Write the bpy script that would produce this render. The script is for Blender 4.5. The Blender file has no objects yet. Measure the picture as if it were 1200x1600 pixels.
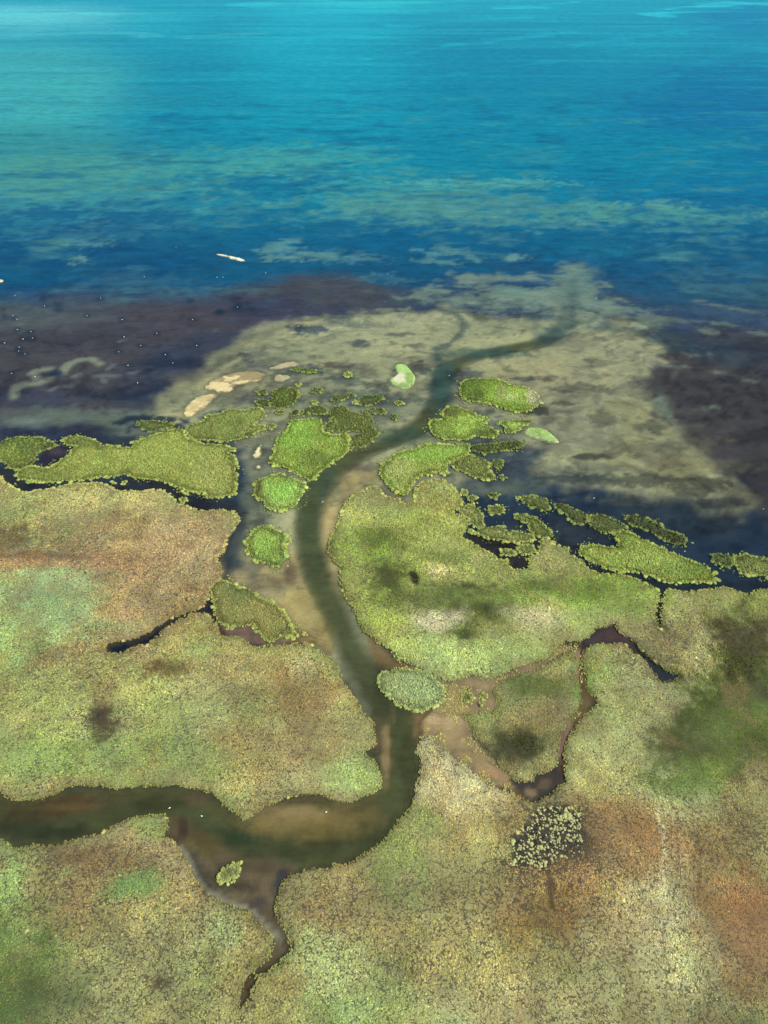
import bpy, math
import numpy as np

# ------------------------------------------------------------------ camera, light, exposure
S = bpy.context.scene
COL = S.collection
H, PITCH, FPX = 120.0, math.radians(41.0), 1100.0
cam_d = bpy.data.cameras.new('camera')
cam = bpy.data.objects.new('camera', cam_d); COL.objects.link(cam)
cam.location = (0, 0, H); cam.rotation_euler = (math.radians(90) - PITCH, 0, 0)
cam_d.sensor_fit = 'VERTICAL'; cam_d.sensor_height = 36.0; cam_d.lens = 36.0 * FPX / 1600.0
cam_d.clip_start = 1.0; cam_d.clip_end = 60000.0
S.camera = cam
SUN_EL, SUN_AZ = math.radians(48), math.radians(112)      # azimuth from +Y (view direction) towards +X
wd = bpy.data.worlds.new('World'); S.world = wd; wd.use_nodes = True
nt = wd.node_tree; nt.nodes.clear()
sky = nt.nodes.new('ShaderNodeTexSky'); sky.sky_type = 'NISHITA'; sky.sun_disc = False
sky.sun_elevation = SUN_EL; sky.sun_rotation = SUN_AZ; sky.ozone_density = 3.0; sky.dust_density = 0.6; sky.air_density = 1.0
bg = nt.nodes.new('ShaderNodeBackground'); bg.inputs[1].default_value = 0.10
wo = nt.nodes.new('ShaderNodeOutputWorld')
tint = nt.nodes.new('ShaderNodeVectorMath'); tint.operation = 'MULTIPLY'; tint.inputs[1].default_value = (.36, .95, .90)   # the cool cast of the photographed daylight
nt.links.new(sky.outputs[0], tint.inputs[0]); nt.links.new(tint.outputs[0], bg.inputs[0]); nt.links.new(bg.outputs[0], wo.inputs[0])
sl = bpy.data.lights.new('sun', 'SUN'); sl.energy = 4.6; sl.angle = math.radians(0.6); sl.color = (1.0, 0.94, 0.80)
so = bpy.data.objects.new('sun', sl); COL.objects.link(so)
# sun lamp shines along local -Z; direction to the sun = (sin az cos el, cos az cos el, sin el)
from mathutils import Vector
sd = Vector((math.sin(SUN_AZ) * math.cos(SUN_EL), math.cos(SUN_AZ) * math.cos(SUN_EL), math.sin(SUN_EL)))
so.rotation_euler = sd.to_track_quat('Z', 'Y').to_euler()
so.location = (60, 80, 200)
vs = S.view_settings
vs.view_transform = 'Standard'; vs.look = 'None'; vs.gamma = 1.0; vs.exposure = 0.75; vs.use_curve_mapping = False
KL = 1.0     # land albedo per traced colour
KW = 0.80     # bed / water albedo per traced colour

# ------------------------------------------------------------------ survey helpers
cp_, sp_ = math.cos(PITCH), math.sin(PITCH)
def G(u, v):
    """survey point (read off the photograph) -> metres on the water plane"""
    u = np.asarray(u, float); v = np.asarray(v, float)
    a = (u - 600) / FPX; b = -(v - 800) / FPX
    dy = cp_ + b * sp_; dz = -sp_ + b * cp_
    t = -H / np.minimum(dz, -0.01)
    return t * a, t * dy
def lin(h):
    h = h.lstrip('#'); c = np.array([int(h[i:i + 2], 16) / 255 for i in (0, 2, 4)])
    return np.where(c < 0.04045, c / 12.92, ((c + 0.055) / 1.055) ** 2.4)
CROPS = {'P': (0, 0, 1), 'A': (0, 620, 3), 'B': (700, 740, 2.4), 'C': (500, 740, 3), 'D': (140, 860, 3), 'E': (560, 980, 2),
         'F': (200, 1160, 2.5), 'Gc': (0, 1160, 3.637), 'Q': (360, 700, 4), 'R1': (360, 560, 4), 'R2': (590, 560, 4),
         'R3': (0, 370, 3), 'R4': (300, 370, 3), 'R5': (600, 370, 2)}
def px(key, pts):
    ox, oy, s = CROPS[key]
    return [(ox + a / s, oy + b / s) for a, b in pts]
def ell(key, cx, cy, rx, ry, n=12):
    return px(key, [(cx + rx * math.cos(t) * (1 + .12 * math.sin(3 * t + cx)), cy + ry * math.sin(t) * (1 + .12 * math.cos(2 * t + cy)))
                    for t in np.linspace(0, 2 * math.pi, n, endpoint=False)])
def world_poly(pts, smooth=2):
    p = np.array(pts, float)
    if smooth > 1:
        a, b, c, d = np.roll(p, 1, 0), p, np.roll(p, -1, 0), np.roll(p, -2, 0)
        out = []
        for k in range(smooth):
            t = k / smooth
            out.append(0.5 * ((2 * b) + (-a + c) * t + (2 * a - 5 * b + 4 * c - d) * t * t + (-a + 3 * b - 3 * c + d) * t ** 3))
        p = np.stack(out, 1).reshape(-1, 2)
    x, y = G(p[:, 0], p[:, 1])
    return np.stack([x, y], 1)
def sdf(poly, x, y):
    """signed distance in metres, negative inside"""
    x = x.astype(np.float32); y = y.astype(np.float32)
    d2 = np.full(x.shape, 1e12, np.float32); ins = np.zeros(x.shape, bool)
    q = np.roll(poly, -1, 0)
    for (ax, ay), (bx, by) in zip(poly, q):
        ex, ey = bx - ax, by - ay
        L = ex * ex + ey * ey
        if L < 1e-9: continue
        px_, py_ = x - ax, y - ay
        t = np.clip((px_ * ex + py_ * ey) / L, 0, 1)
        dx, dy = px_ - t * ex, py_ - t * ey
        np.minimum(d2, dx * dx + dy * dy, out=d2)
        if ay != by:
            c = (ay > y) != (by > y)
            ins ^= c & (x < ex * (y - ay) / (by - ay) + ax)
    d = np.sqrt(d2)
    return np.where(ins, -d, d)
def dline(pts, x, y):
    """distance to an open line"""
    d2 = np.full(x.shape, 1e12)
    for (ax, ay), (bx, by) in zip(pts[:-1], pts[1:]):
        ex, ey = bx - ax, by - ay; L = ex * ex + ey * ey + 1e-9
        t = np.clip(((x - ax) * ex + (y - ay) * ey) / L, 0, 1)
        d2 = np.minimum(d2, (x - ax - t * ex) ** 2 + (y - ay - t * ey) ** 2)
    return np.sqrt(d2)
def hsh(i, j, k=0):
    i = i.astype(np.int64); j = j.astype(np.int64)
    n = (i * 374761393 + j * 668265263 + k * 2147483647 * 31) & 0xffffffff
    n = ((n ^ (n >> 13)) * 1274126177) & 0xffffffff
    n = n ^ (n >> 16)
    return (n & 0xffffff) / float(0xffffff)
def vnoise(x, y, k=0):
    i, j = np.floor(x), np.floor(y); fx, fy = x - i, y - j
    fx = fx * fx * (3 - 2 * fx); fy = fy * fy * (3 - 2 * fy)
    a = hsh(i, j, k); b = hsh(i + 1, j, k); c = hsh(i, j + 1, k); d = hsh(i + 1, j + 1, k)
    return (a + (b - a) * fx) * (1 - fy) + (c + (d - c) * fx) * fy
def fbm(x, y, s, o=4, k=0):
    """roughly -1..1, feature size s metres"""
    r = 0; w = 1; tot = 0
    c, n = math.cos(0.6), math.sin(0.6)
    X, Y = x / s, y / s
    for q in range(o):
        r = r + w * (vnoise(X + 17.3 * q, Y - 9.1 * q, k + q) * 2 - 1); tot += w
        w *= 0.55; X, Y = (X * c - Y * n) * 2.03, (X * n + Y * c) * 2.03
    return r / tot * 1.7
CELL = 1.25
def feat(i, j, cell):
    return (i + 0.15 + 0.7 * hsh(i, j, 91)) * cell, (j + 0.15 + 0.7 * hsh(i, j, 92)) * cell
def worley(x, y, cell):
    i0, j0 = np.floor(x / cell), np.floor(y / cell)
    d = np.full(x.shape, 1e9)
    for a in (-1, 0, 1):
        for b in (-1, 0, 1):
            qx, qy = feat(i0 + a, j0 + b, cell)
            d = np.minimum(d, (x - qx) ** 2 + (y - qy) ** 2)
    return np.sqrt(d) / cell
def sst(a, b, x):
    t = np.clip((x - a) / (b - a), 0, 1); return t * t * (3 - 2 * t)

class Paint:
    """a stack of ground-cover patches, evaluated at world points"""
    def __init__(s, base, speckle=0): s.base = base; s.ops = []; s.speckle = speckle
    def blob(s, u, v, ru, rv, col, op=.8, soft=.6, amp=.35, sc=None, rot=0):
        c = np.array(G(u, v)); r = math.radians(rot)
        ax = np.array(G(u + ru * math.cos(r), v + ru * math.sin(r))) - c
        bx = np.array(G(u - rv * math.sin(r), v + rv * math.cos(r))) - c
        M = np.linalg.inv(np.array([ax, bx]).T)
        size = min(np.hypot(*ax), np.hypot(*bx))
        s.ops.append(('b', c, M, max(np.hypot(*ax), np.hypot(*bx)) * 2.2, lin(col) if isinstance(col, str) else col, op, soft, amp, sc or max(1.5, size * .7)))
    def poly(s, pts, col, op=1, feather=1.0, amp=1.0, sc=5.0):
        s.ops.append(('p', world_poly(pts, 1), lin(col) if isinstance(col, str) else col, op, feather, amp, sc))
    def line(s, pts, w, col, op=1, amp=.4):
        x, y = G([p[0] for p in pts], [p[1] for p in pts])
        s.ops.append(('l', list(zip(x, y)), w, lin(col) if isinstance(col, str) else col, op, amp))
    def __call__(s, x, y):
        out = s.base(x, y)
        X0, Y0 = x, y
        if s.speckle: x, y = x + 1.6 * fbm(X0, Y0, 9, 4, 311), y + 1.6 * fbm(X0, Y0, 9, 4, 312)
        hf = s.speckle * (.75 * fbm(X0, Y0, 1.1, 3, 301) + .6 * fbm(X0, Y0, 4.5, 4, 302)) if s.speckle else None
        for n, o in enumerate(s.ops):
            if o[0] == 'b':
                _, c, M, R, col, op, soft, amp, sc = o
                m = (np.abs(x - c[0]) < R) & (np.abs(y - c[1]) < R)
                if not m.any(): continue
                X, Y = x[m] - c[0], y[m] - c[1]
                q = np.hypot(M[0, 0] * X + M[0, 1] * Y, M[1, 0] * X + M[1, 1] * Y)
                q = q + amp * fbm(x[m], y[m], sc, 4, n)
                if hf is not None: q = q + hf[m]
                w = op * (1 - sst(1 - soft, 1 + soft, q))
                if amp > .7 and hf is None:
                    w = w * np.clip(.9 + 1.5 * fbm(x[m] * .6, y[m], 5, 5, 200 + n), 0, 1)
            elif o[0] == 'p':
                _, P, col, op, f, amp, sc = o
                mg = f * 2 + abs(amp) * 2
                m = (x > P[:, 0].min() - mg) & (x < P[:, 0].max() + mg) & (y > P[:, 1].min() - mg) & (y < P[:, 1].max() + mg)
                if not m.any(): continue
                d = sdf(P, x[m], y[m]) + amp * fbm(x[m], y[m], sc, 4, n)
                w = op * (1 - sst(-f, f, d))
                if amp > 8: w = w * np.clip(.72 + 1.7 * fbm(x[m] * .5, y[m], 6, 6, 400 + n), 0, 1)
            else:
                _, P, wd_, col, op, amp = o
                xs = [p[0] for p in P]; ys = [p[1] for p in P]
                m = (x > min(xs) - 4 * wd_) & (x < max(xs) + 4 * wd_) & (y > min(ys) - 4 * wd_) & (y < max(ys) + 4 * wd_)
                if not m.any(): continue
                d = dline(P, x[m], y[m]) / wd_ + amp * fbm(x[m], y[m], wd_ * 2.5, 3, n)
                w = op * (1 - sst(.2, 1.3, d)) * (np.clip(.7 + 1.6 * fbm(x[m] * .3, y[m], 2 + wd_, 5, 500 + n), 0, 1) if amp > .7 else 1)
            if out.ndim == 2:
                out[m] = out[m] * (1 - w[:, None]) + w[:, None] * col
            else:
                out[m] = out[m] * (1 - w) + w * col
        return out

# ------------------------------------------------------------------ outlines of land
WEST = px('P', [(-420, 690), (-120, 720), (-40, 735)]) + px('A', [
    (0, 372), (15, 385), (50, 410), (90, 432), (125, 445), (180, 435), (225, 430), (280, 415), (340, 405), (400, 403), (460, 403), (510, 412),
    (545, 435), (600, 440), (660, 440), (720, 432), (770, 440), (810, 465), (835, 495), (880, 505), (930, 530), (990, 528), (1060, 530),
    (1110, 545), (1132, 575), (1110, 605), (1080, 650), (1060, 700), (1040, 760), (1030, 810)]) + px('D', [
    (622, 10), (612, 40), (620, 80), (622, 130), (590, 155), (565, 190), (558, 220), (545, 255), (500, 285), (440, 300), (380, 325), (320, 360),
    (260, 400), (200, 428), (130, 435), (85, 455), (95, 475), (130, 480), (180, 460), (230, 442), (275, 440), (300, 410), (330, 375), (380, 340),
    (430, 315), (490, 295), (540, 292), (575, 312), (600, 350), (625, 400), (700, 400), (740, 425), (800, 450), (880, 440), (980, 434),
    (1040, 440), (1090, 470), (1140, 515), (1170, 560), (1195, 610)]) + px('P', [(548, 1078), (562, 1102), (584, 1130), (588, 1150)]) + px('F', [
    (975, 0), (960, 25), (925, 45), (950, 58), (975, 80), (985, 110), (995, 140), (988, 175), (950, 212), (900, 232), (840, 238), (790, 225), (740, 205), (680, 205),
    (620, 220), (560, 248), (500, 275), (468, 300), (440, 290), (390, 262), (345, 225), (310, 195), (260, 188), (200, 175), (130, 170), (60, 175), (0, 180)]) + px('P', [
    (160, 1232), (130, 1228), (95, 1238), (70, 1248), (45, 1254), (20, 1251), (0, 1243), (-60, 1225), (-450, 1180)])
EAST = px('P', [(-500, 2000), (-480, 1330), (-60, 1296)]) + px('Gc', [(0, 535), (40, 560), (100, 588), (160, 578), (230, 572), (310, 570), (400, 552), (480, 535),
    (560, 515), (620, 490), (690, 460), (760, 425), (830, 405), (900, 400)]) + px('F', [
    (130, 275), (150, 285), (165, 330), (150, 360), (180, 385), (210, 420), (250, 480), (275, 540), (300, 570), (350, 605), (420, 645), (480, 660),
    (520, 700), (550, 735), (572, 765), (568, 800), (550, 850), (505, 880), (465, 920), (452, 980), (432, 1025), (446, 1024), (470, 1000), (484, 960),
    (505, 915), (545, 885), (595, 850), (625, 800), (615, 750), (595, 710), (575, 680), (568, 640), (578, 590), (600, 540), (640, 505), (700, 492),
    (780, 485), (850, 470), (920, 435), (980, 390), (1020, 350), (1060, 295), (1100, 250), (1115, 200), (1130, 130), (1135, 60)]) + px('E', [
    (180, 395), (184, 355), (195, 338), (230, 335), (270, 370), (300, 400), (330, 430), (380, 470), (430, 495), (490, 518), (540, 547), (580, 525),
    (620, 497), (642, 480), (637, 430), (642, 370), (672, 310), (704, 270), (744, 236), (728, 215), (710, 185), (702, 150), (696, 90), (706, 68), (740, 50), (800, 48),
    (840, 56), (866, 78), (898, 102), (930, 140), (945, 165), (990, 168), (995, 152), (955, 136), (925, 112), (900, 90), (872, 68), (848, 40),
    (815, 18), (796, -8), (775, 2), (740, 8), (730, 25), (700, 45), (652, 50), (620, 75), (580, 104), (520, 124), (450, 148), (410, 170), (370, 158), (330, 160),
    (305, 178), (270, 174), (220, 148), (160, 122), (110, 88)]) + px('C', [(400, 862), (340, 838), (280, 800), (220, 760), (175, 700), (150, 650), (120, 590), (95, 530), (85, 480), (95, 440), (70, 425), (45, 390), (35, 340), (45, 300),
    (70, 250), (95, 190), (110, 145), (140, 110), (190, 75), (240, 55), (285, 65), (300, 95), (340, 110), (370, 115), (405, 140), (425, 125), (445, 115), (440, 90),
    (450, 60), (490, 35), (550, 25), (600, 35), (640, 70), (660, 100), (670, 140), (650, 170), (622, 172), (640, 190), (680, 200), (700, 235), (690, 270),
    (650, 295), (700, 315), (760, 345), (810, 370), (840, 400), (880, 400), (900, 440), (950, 440), (975, 430), (965, 400), (985, 380),
    (1020, 370), (1030, 310), (1070, 308), (1110, 325)]) + px('B', [(405, 265), (430, 270), (460, 280), (468, 305), (500, 320), (520, 345), (570, 370),
    (640, 378), (700, 390), (760, 412), (790, 430), (796, 445), (792, 480), (782, 520), (792, 572), (799, 572), (794, 520), (804, 470), (808, 440), (830, 432), (900, 440), (960, 432), (1030, 422), (1090, 440), (1130, 460), (1145, 440), (1200, 435)]) + px('P', [
    (1300, 925), (1700, 900), (1750, 2000)])
TRI = px('E', [(312, 270), (340, 300), (360, 350), (400, 400), (430, 430), (470, 470), (500, 488), (550, 490), (560, 465), (600, 450), (622, 430), (628, 390), (635, 340),
    (676, 280), (704, 236), (694, 190), (686, 140), (682, 95), (660, 72), (620, 92), (580, 118), (520, 138), (450, 164), (420, 186), (412, 205), (432, 235), (420, 262), (370, 262)])

# every islet: name of outline, points, inner colour, rim colour, label
GREEN, OLIVE, DARK, LIME, RIM = '#7f9038', '#747c3c', '#4e5a30', '#8fa83c', '#9ea45e'
ISL = [
 (px('A', [(-60, 235), (0, 215), (40, 200), (110, 187), (180, 187), (230, 205), (275, 230), (240, 240), (205, 255), (180, 280), (165, 310), (120, 335), (60, 342), (20, 320), (0, 305), (-60, 290)]), '#66753a', 'dark green grass islet cut by the left photo edge, beside the purple pool'),
 (px('A', [(70, 375), (90, 345), (140, 325), (170, 322), (205, 335), (240, 328), (270, 300), (310, 280), (335, 255), (350, 235), (310, 222), (285, 205), (320, 188), (370, 183), (420, 192), (460, 210), (475, 232), (520, 228), (585, 235), (620, 232), (615, 215), (650, 205), (700, 182), (760, 165), (830, 152), (870, 165), (880, 195), (940, 212), (1000, 222), (1060, 228), (1110, 248), (1075, 262), (1105, 285), (1115, 330), (1110, 400), (1105, 460), (1050, 472), (990, 480), (965, 470), (955, 450), (930, 455), (890, 450), (830, 425), (780, 408), (700, 390), (620, 380), (595, 365), (540, 375), (480, 378), (400, 390), (300, 400), (180, 402), (100, 395)]), '#87923f', 'long green islet with a hooked western end, the largest islet on the left'),
 (px('A', [(630, 120), (680, 110), (740, 112), (790, 118), (818, 132), (800, 148), (750, 155), (700, 165), (665, 150)]), '#62703a', 'small dark islet ringed by blue water, just off the long hooked islet'),
 (px('P', [(289, 673), (300, 663), (315, 659), (328, 650), (345, 645), (360, 640), (383, 641), (400, 637), (411, 641), (415, 650), (405, 658), (398, 664), (412, 665), (414, 671), (400, 677), (380, 684), (365, 689), (345, 690), (325, 690), (305, 687), (292, 681)]), '#7c8a42', 'ragged clumpy islet touching the northeast shoulder of the long hooked islet'),
 (ell('P', 424, 667, 8, 5), '#6d7a40', 'tiny grass clump at the eastern tip of the ragged clumpy islet'),
 (ell('P', 327, 651, 7, 4), '#7c8a42', 'tiny grass clump off the northwest edge of the ragged clumpy islet'),
 (px('R1', [(245, 640), (262, 580), (290, 500), (340, 460), (375, 400), (430, 385), (500, 375), (550, 378), (575, 420), (580, 460), (640, 475), (720, 475), (745, 500), (735, 560), (715, 590), (680, 630), (620, 670), (560, 710), (520, 765), (480, 765), (430, 735), (370, 700), (300, 680), (250, 660)]), '#829a35', 'broad bright green islet west of the channel bend, tapering to a southern point'),
 (px('R1', [(620, 310), (660, 295), (720, 295), (755, 335), (830, 350), (885, 370), (890, 430), (930, 465), (900, 510), (840, 550), (780, 560), (748, 580), (738, 558), (752, 530), (758, 495), (790, 482), (780, 460), (700, 462), (640, 462), (595, 450), (588, 410), (620, 390), (615, 350)]), '#67743a', 'dark clumpy islet wrapped around the east side of the broad bright green islet'),
 (px('R1', [(455, 340), (470, 310), (540, 295), (600, 310), (612, 340), (570, 352), (500, 348), (460, 362)]), '#5d6b38', 'low arched clump of grass above the top of the broad bright green islet'),
 (px('R1', [(255, 240), (290, 195), (350, 180), (420, 200), (435, 240), (400, 290), (330, 310), (280, 310), (255, 280)]), '#5e6c34', 'round dark green islet south of the pale sandbars'),
 (px('R1', [(155, 265), (190, 260), (240, 262), (244, 308), (200, 305), (165, 290)]), '#56643a', 'dark low clump joined to the west side of the round dark islet'),
 (ell('R1', 200, 213, 35, 20), '#5f6d40', 'small clump in blue water northwest of the round dark islet'),
 (ell('R1', 425, 165, 20, 11), '#7b8a48', 'tiny clump just above the northeast corner of the round dark islet'),
 (px('R1', [(500, 205), (530, 183), (575, 190), (570, 215), (510, 220)]), '#6a7848', 'small oval ring of clumps east of the round dark islet'),
 (ell('R1', 525, 275, 28, 11), '#76844a', 'tiny flat clump between the oval ring of clumps and the low arched clump'),
 (ell('R1', 310, 340, 28, 15), '#6c7948', 'small pale rimmed clump directly below the round dark islet'),
 (px('R1', [(375, 355), (400, 320), (430, 325), (425, 350), (385, 362)]), '#586642', 'small slanting dark clump beside the west end of the low arched clump'),
 (px('R1', [(620, 260), (650, 235), (700, 225), (760, 220), (785, 238), (740, 250), (690, 265), (640, 272)]), '#5f6d42', 'thin broken string of clumps north of the dark clumpy islet'),
 (px('R1', [(805, 255), (850, 232), (930, 230), (960, 240), (945, 270), (880, 290), (830, 300), (800, 285)]), '#5c6a3c', 'speckled dark islet between the thin string of clumps and the channel'),
 (ell('R1', 780, 275, 17, 13), '#8c9458', 'tiny round clump at the west tip of the speckled dark islet'),
 (px('R1', [(815, 330), (870, 315), (940, 312), (970, 330), (965, 352), (900, 350), (840, 345)]), '#66734a', 'flat greyish row of clumps just below the speckled dark islet'),
 (ell('R1', 1055, 280, 28, 12), '#84924a', 'lone bright clump below the pale green islet'),
 (ell('R1', 1025, 368, 22, 20), '#56643c', 'lone round dark clump nearest the west bank of the channel'),
 (px('R1', [(365, 72), (420, 65), (480, 65), (540, 75), (525, 92), (470, 90), (400, 80)]), '#6c8238', 'thin green sliver of grass beside the northern sandbar'),
 (ell('R1', 735, 103, 30, 15), '#74883c', 'small green clump standing on a dark submerged patch'),
 (px('Q', [(145, 270), (155, 215), (220, 180), (300, 158), (350, 175), (420, 200), (475, 235), (450, 290), (430, 345), (370, 380), (290, 392), (230, 370), (200, 330), (150, 320)]), '#8aa048', 'diamond shaped islet with bright green centre on the west side of the channel'),
 (px('Q', [(90, 620), (95, 570), (140, 520), (200, 490), (260, 490), (320, 525), (350, 550), (350, 600), (350, 660), (335, 710), (290, 745), (220, 735), (150, 705), (100, 650)]), '#7e9540', 'nearly round green islet standing alone on the sand west of the channel'),
 (ell('Q', 367, 582, 17, 13), '#7c8a48', 'tiny clump on the east side of the nearly round green islet'),
 (px('D', [(575, 170), (600, 145), (640, 142), (680, 155), (720, 175), (790, 210), (850, 235), (890, 265), (930, 320), (960, 370), (985, 400), (960, 412), (900, 408), (850, 432), (825, 425), (800, 395), (770, 370), (765, 355), (700, 360), (650, 370), (625, 350), (600, 325), (578, 300), (582, 250), (572, 210)]), '#868446', 'olive wedge shaped islet at the mouth of the dark narrow creek'),
 (ell('D', 1005, 395, 12, 9), '#8f9058', 'tiny clump at the eastern tip of the olive wedge shaped islet'),
 (ell('A', 533, 403, 14, 7), '#8c9458', 'tiny clump in the dark western channel, the left one of two side by side'),
 (ell('A', 585, 402, 13, 9), '#8c9458', 'tiny clump in the dark western channel, the right one of two side by side'),
 (ell('A', 872, 447, 19, 11), '#8a9250', 'small clump hugging the south shore of the long hooked islet'),
 (ell('A', 858, 486, 19, 12), '#8a9250', 'small clump beside the north tip of the straw coloured marsh'),
 (px('R2', [(10, 700), (30, 660), (80, 620), (120, 590), (180, 568), (230, 570), (260, 545), (320, 535), (400, 533), (470, 540), (540, 533), (575, 545), (570, 590), (545, 615), (480, 635), (450, 650), (430, 690), (450, 720), (420, 728), (360, 715), (330, 735), (290, 730), (250, 750), (215, 790), (195, 830), (170, 855), (120, 840), (70, 800), (30, 760)]), '#8fa040', 'boomerang shaped light green islet on the east bank of the channel'),
 (px('R2', [(455, 665), (475, 642), (520, 625), (560, 605), (620, 610), (670, 640), (700, 660), (690, 690), (740, 740), (715, 765), (640, 755), (580, 740), (530, 710), (470, 690)]), '#737d40', 'olive islet nestled against the southeast side of the boomerang shaped islet'),
 (px('R2', [(582, 560), (620, 540), (700, 535), (780, 522), (870, 512), (920, 535), (880, 565), (800, 580), (740, 585), (680, 600), (620, 590)]), '#525f34', 'dark finger shaped islet pointing east from the boomerang shaped islet'),
 (px('R2', [(710, 650), (735, 628), (780, 635), (798, 655), (770, 690), (740, 692), (712, 680)]), '#68763c', 'small round islet off the east tip of the olive nestled islet'),
 (ell('R2', 778, 742, 27, 16), '#5f6c44', 'tiny ring of clumps below the small round islet'),
 (ell('R2', 545, 840, 25, 20), '#8c9458', 'tiny round clump touching the northeast corner of the big green marsh'),
 (ell('R2', 587, 876, 32, 20), '#7c8850', 'small ring shaped clump just east of the big green marsh corner'),
 (ell('R2', 725, 858, 38, 19), '#66734c', 'small oval clump in open water below the tiny ring of clumps'),
 (px('R2', [(510, 200), (520, 150), (580, 128), (660, 130), (740, 130), (800, 140), (830, 170), (900, 175), (960, 195), (1010, 240), (1020, 275), (980, 310), (930, 335), (870, 335), (800, 325), (740, 300), (680, 280), (620, 275), (560, 265), (520, 240)]), '#86a030', 'bright lime green islet with a sandy eastern end, the northernmost east of the channel'),
 (px('R2', [(320, 430), (340, 390), (400, 380), (395, 340), (430, 305), (490, 298), (560, 320), (610, 350), (680, 370), (695, 395), (650, 415), (700, 425), (750, 460), (740, 490), (690, 500), (640, 495), (590, 490), (560, 510), (470, 510), (400, 505), (350, 480)]), '#7d9434', 'green islet with two eastward lobes close to the inner bend of the channel'),
 (px('R2', [(750, 405), (800, 390), (870, 385), (940, 390), (955, 405), (915, 428), (885, 455), (830, 470), (795, 460), (790, 435)]), '#7d9438', 'narrow green islet touching the pale lens shaped islet on its west'),
 (px('B', [(268, 100), (300, 83), (350, 88), (380, 105), (378, 140), (340, 138), (300, 120)]), '#66733c', 'dark speckled islet, westernmost of the chain in the blue eastern water'),
 (ell('B', 260, 92, 10, 8), '#7c8850', 'tiny clump at the west tip of the dark speckled islet'),
 (px('B', [(392, 115), (420, 108), (460, 122), (500, 145), (524, 158), (516, 188), (470, 185), (430, 150), (400, 135)]), '#5d6a3a', 'tadpole shaped dark islet, second from the west in the eastern chain'),
 (px('B', [(530, 162), (570, 153), (620, 168), (655, 190), (665, 205), (620, 220), (570, 222), (534, 200)]), '#667340', 'oval olive islet joined to the tail of the tadpole shaped islet'),
 (px('B', [(670, 160), (700, 155), (750, 168), (800, 190), (820, 210), (870, 225), (900, 240), (885, 265), (830, 262), (780, 235), (740, 212), (700, 200), (675, 180)]), '#4f5c3a', 'long dark slanting islet in deep blue water, farthest north of the eastern chain'),
 (px('B', [(500, 280), (540, 265), (620, 275), (625, 245), (618, 225), (660, 212), (690, 225), (720, 240), (780, 265), (850, 300), (910, 325), (960, 345), (1000, 370), (1010, 405), (960, 412), (900, 410), (840, 414), (780, 396), (700, 374), (640, 365), (590, 358), (550, 335), (510, 312), (490, 298)]), '#8a9a3c', 'large light green lens shaped islet behind a narrow dark channel on the right'),
 (px('B', [(985, 305), (1020, 298), (1060, 312), (1065, 350), (1030, 350), (990, 330)]), '#5f6c3c', 'small dark islet near the right edge, west neighbour of the one cut by the edge'),
 (px('B', [(1075, 315), (1120, 300), (1200, 325), (1280, 340), (1290, 400), (1200, 392), (1100, 375), (1075, 345)]), '#7c8846', 'green islet cut by the right edge of the photo'),
 (px('B', [(150, 125), (180, 118), (210, 130), (205, 150), (170, 155), (152, 148)]), '#75824a', 'small round clump alone in the water northeast of the big green marsh'),
 (ell('B', 172, 82, 24, 10), '#66734c', 'tiny flat clump north of the lone small round clump'),
 (px('B', [(245, 165), (270, 153), (320, 165), (350, 185), (385, 215), (390, 240), (330, 235), (300, 210), (300, 190), (265, 182)]), '#738040', 'slanting olive islet with a narrow northwest tail near the dark backwater'),
 (px('B', [(50, 125), (90, 115), (120, 140), (135, 170), (130, 200), (95, 205), (75, 175), (50, 150)]), '#8a9450', 'kidney shaped light islet against the northeast shore of the big green marsh'),
 (px('B', [(110, 210), (160, 200), (200, 195), (225, 215), (290, 222), (328, 240), (310, 258), (240, 260), (180, 250), (110, 230)]), '#7f8a48', 'low stretched islet along the north side of the dark backwater'),
 (px('B', [(195, 288), (230, 283), (262, 300), (235, 310), (200, 305)]), '#7f8a4c', 'tiny islet inside the dark backwater'),
 (px('B', [(258, 275), (290, 265), (330, 275), (325, 300), (280, 305), (260, 290)]), '#848c4c', 'small islet at the eastern end of the dark backwater'),
 (ell('B', 85, 215, 14, 10), '#8a9450', 'tiny clump between the kidney shaped islet and the marsh shore'),
 (px('E', [(65, 152), (110, 132), (170, 127), (230, 147), (266, 190), (268, 228), (230, 256), (190, 264), (130, 248), (85, 208), (62, 175)]), '#97a468', 'pale green oval islet on the mud beside the river bend'),
 (ell('E', 340, 218, 24, 20), '#86864c', 'small round clump on the brown mud flat, the largest there'),
 (ell('E', 390, 215, 12, 12), '#86864c', 'tiny clump on the brown mud flat, right of the largest one'),
 (ell('E', 384, 240, 12, 8), '#86864c', 'tiny clump on the brown mud flat, lowest of the three'),
 (px('F', [(350, 520), (365, 495), (395, 480), (415, 460), (440, 470), (440, 505), (420, 540), (385, 552), (355, 545)]), '#8f9458', 'yellowish ring shaped islet in the muddy pool south of the river'),
]
PALE = [
 (px('R1', [(1020, 50), (1060, 30), (1110, 45), (1145, 90), (1158, 140), (1130, 175), (1085, 187), (1040, 175), (992, 145), (1000, 120), (1040, 95), (1025, 70)]), '#7f9654', 'pale green smooth islet with a sandy patch on its west side'),
 (px('R2', [(908, 450), (960, 428), (1030, 435), (1080, 460), (1145, 520), (1080, 525), (1000, 500), (940, 480)]), '#879c5e', 'pale lens shaped islet with a white sandy rim east of the channel'),
]
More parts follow.
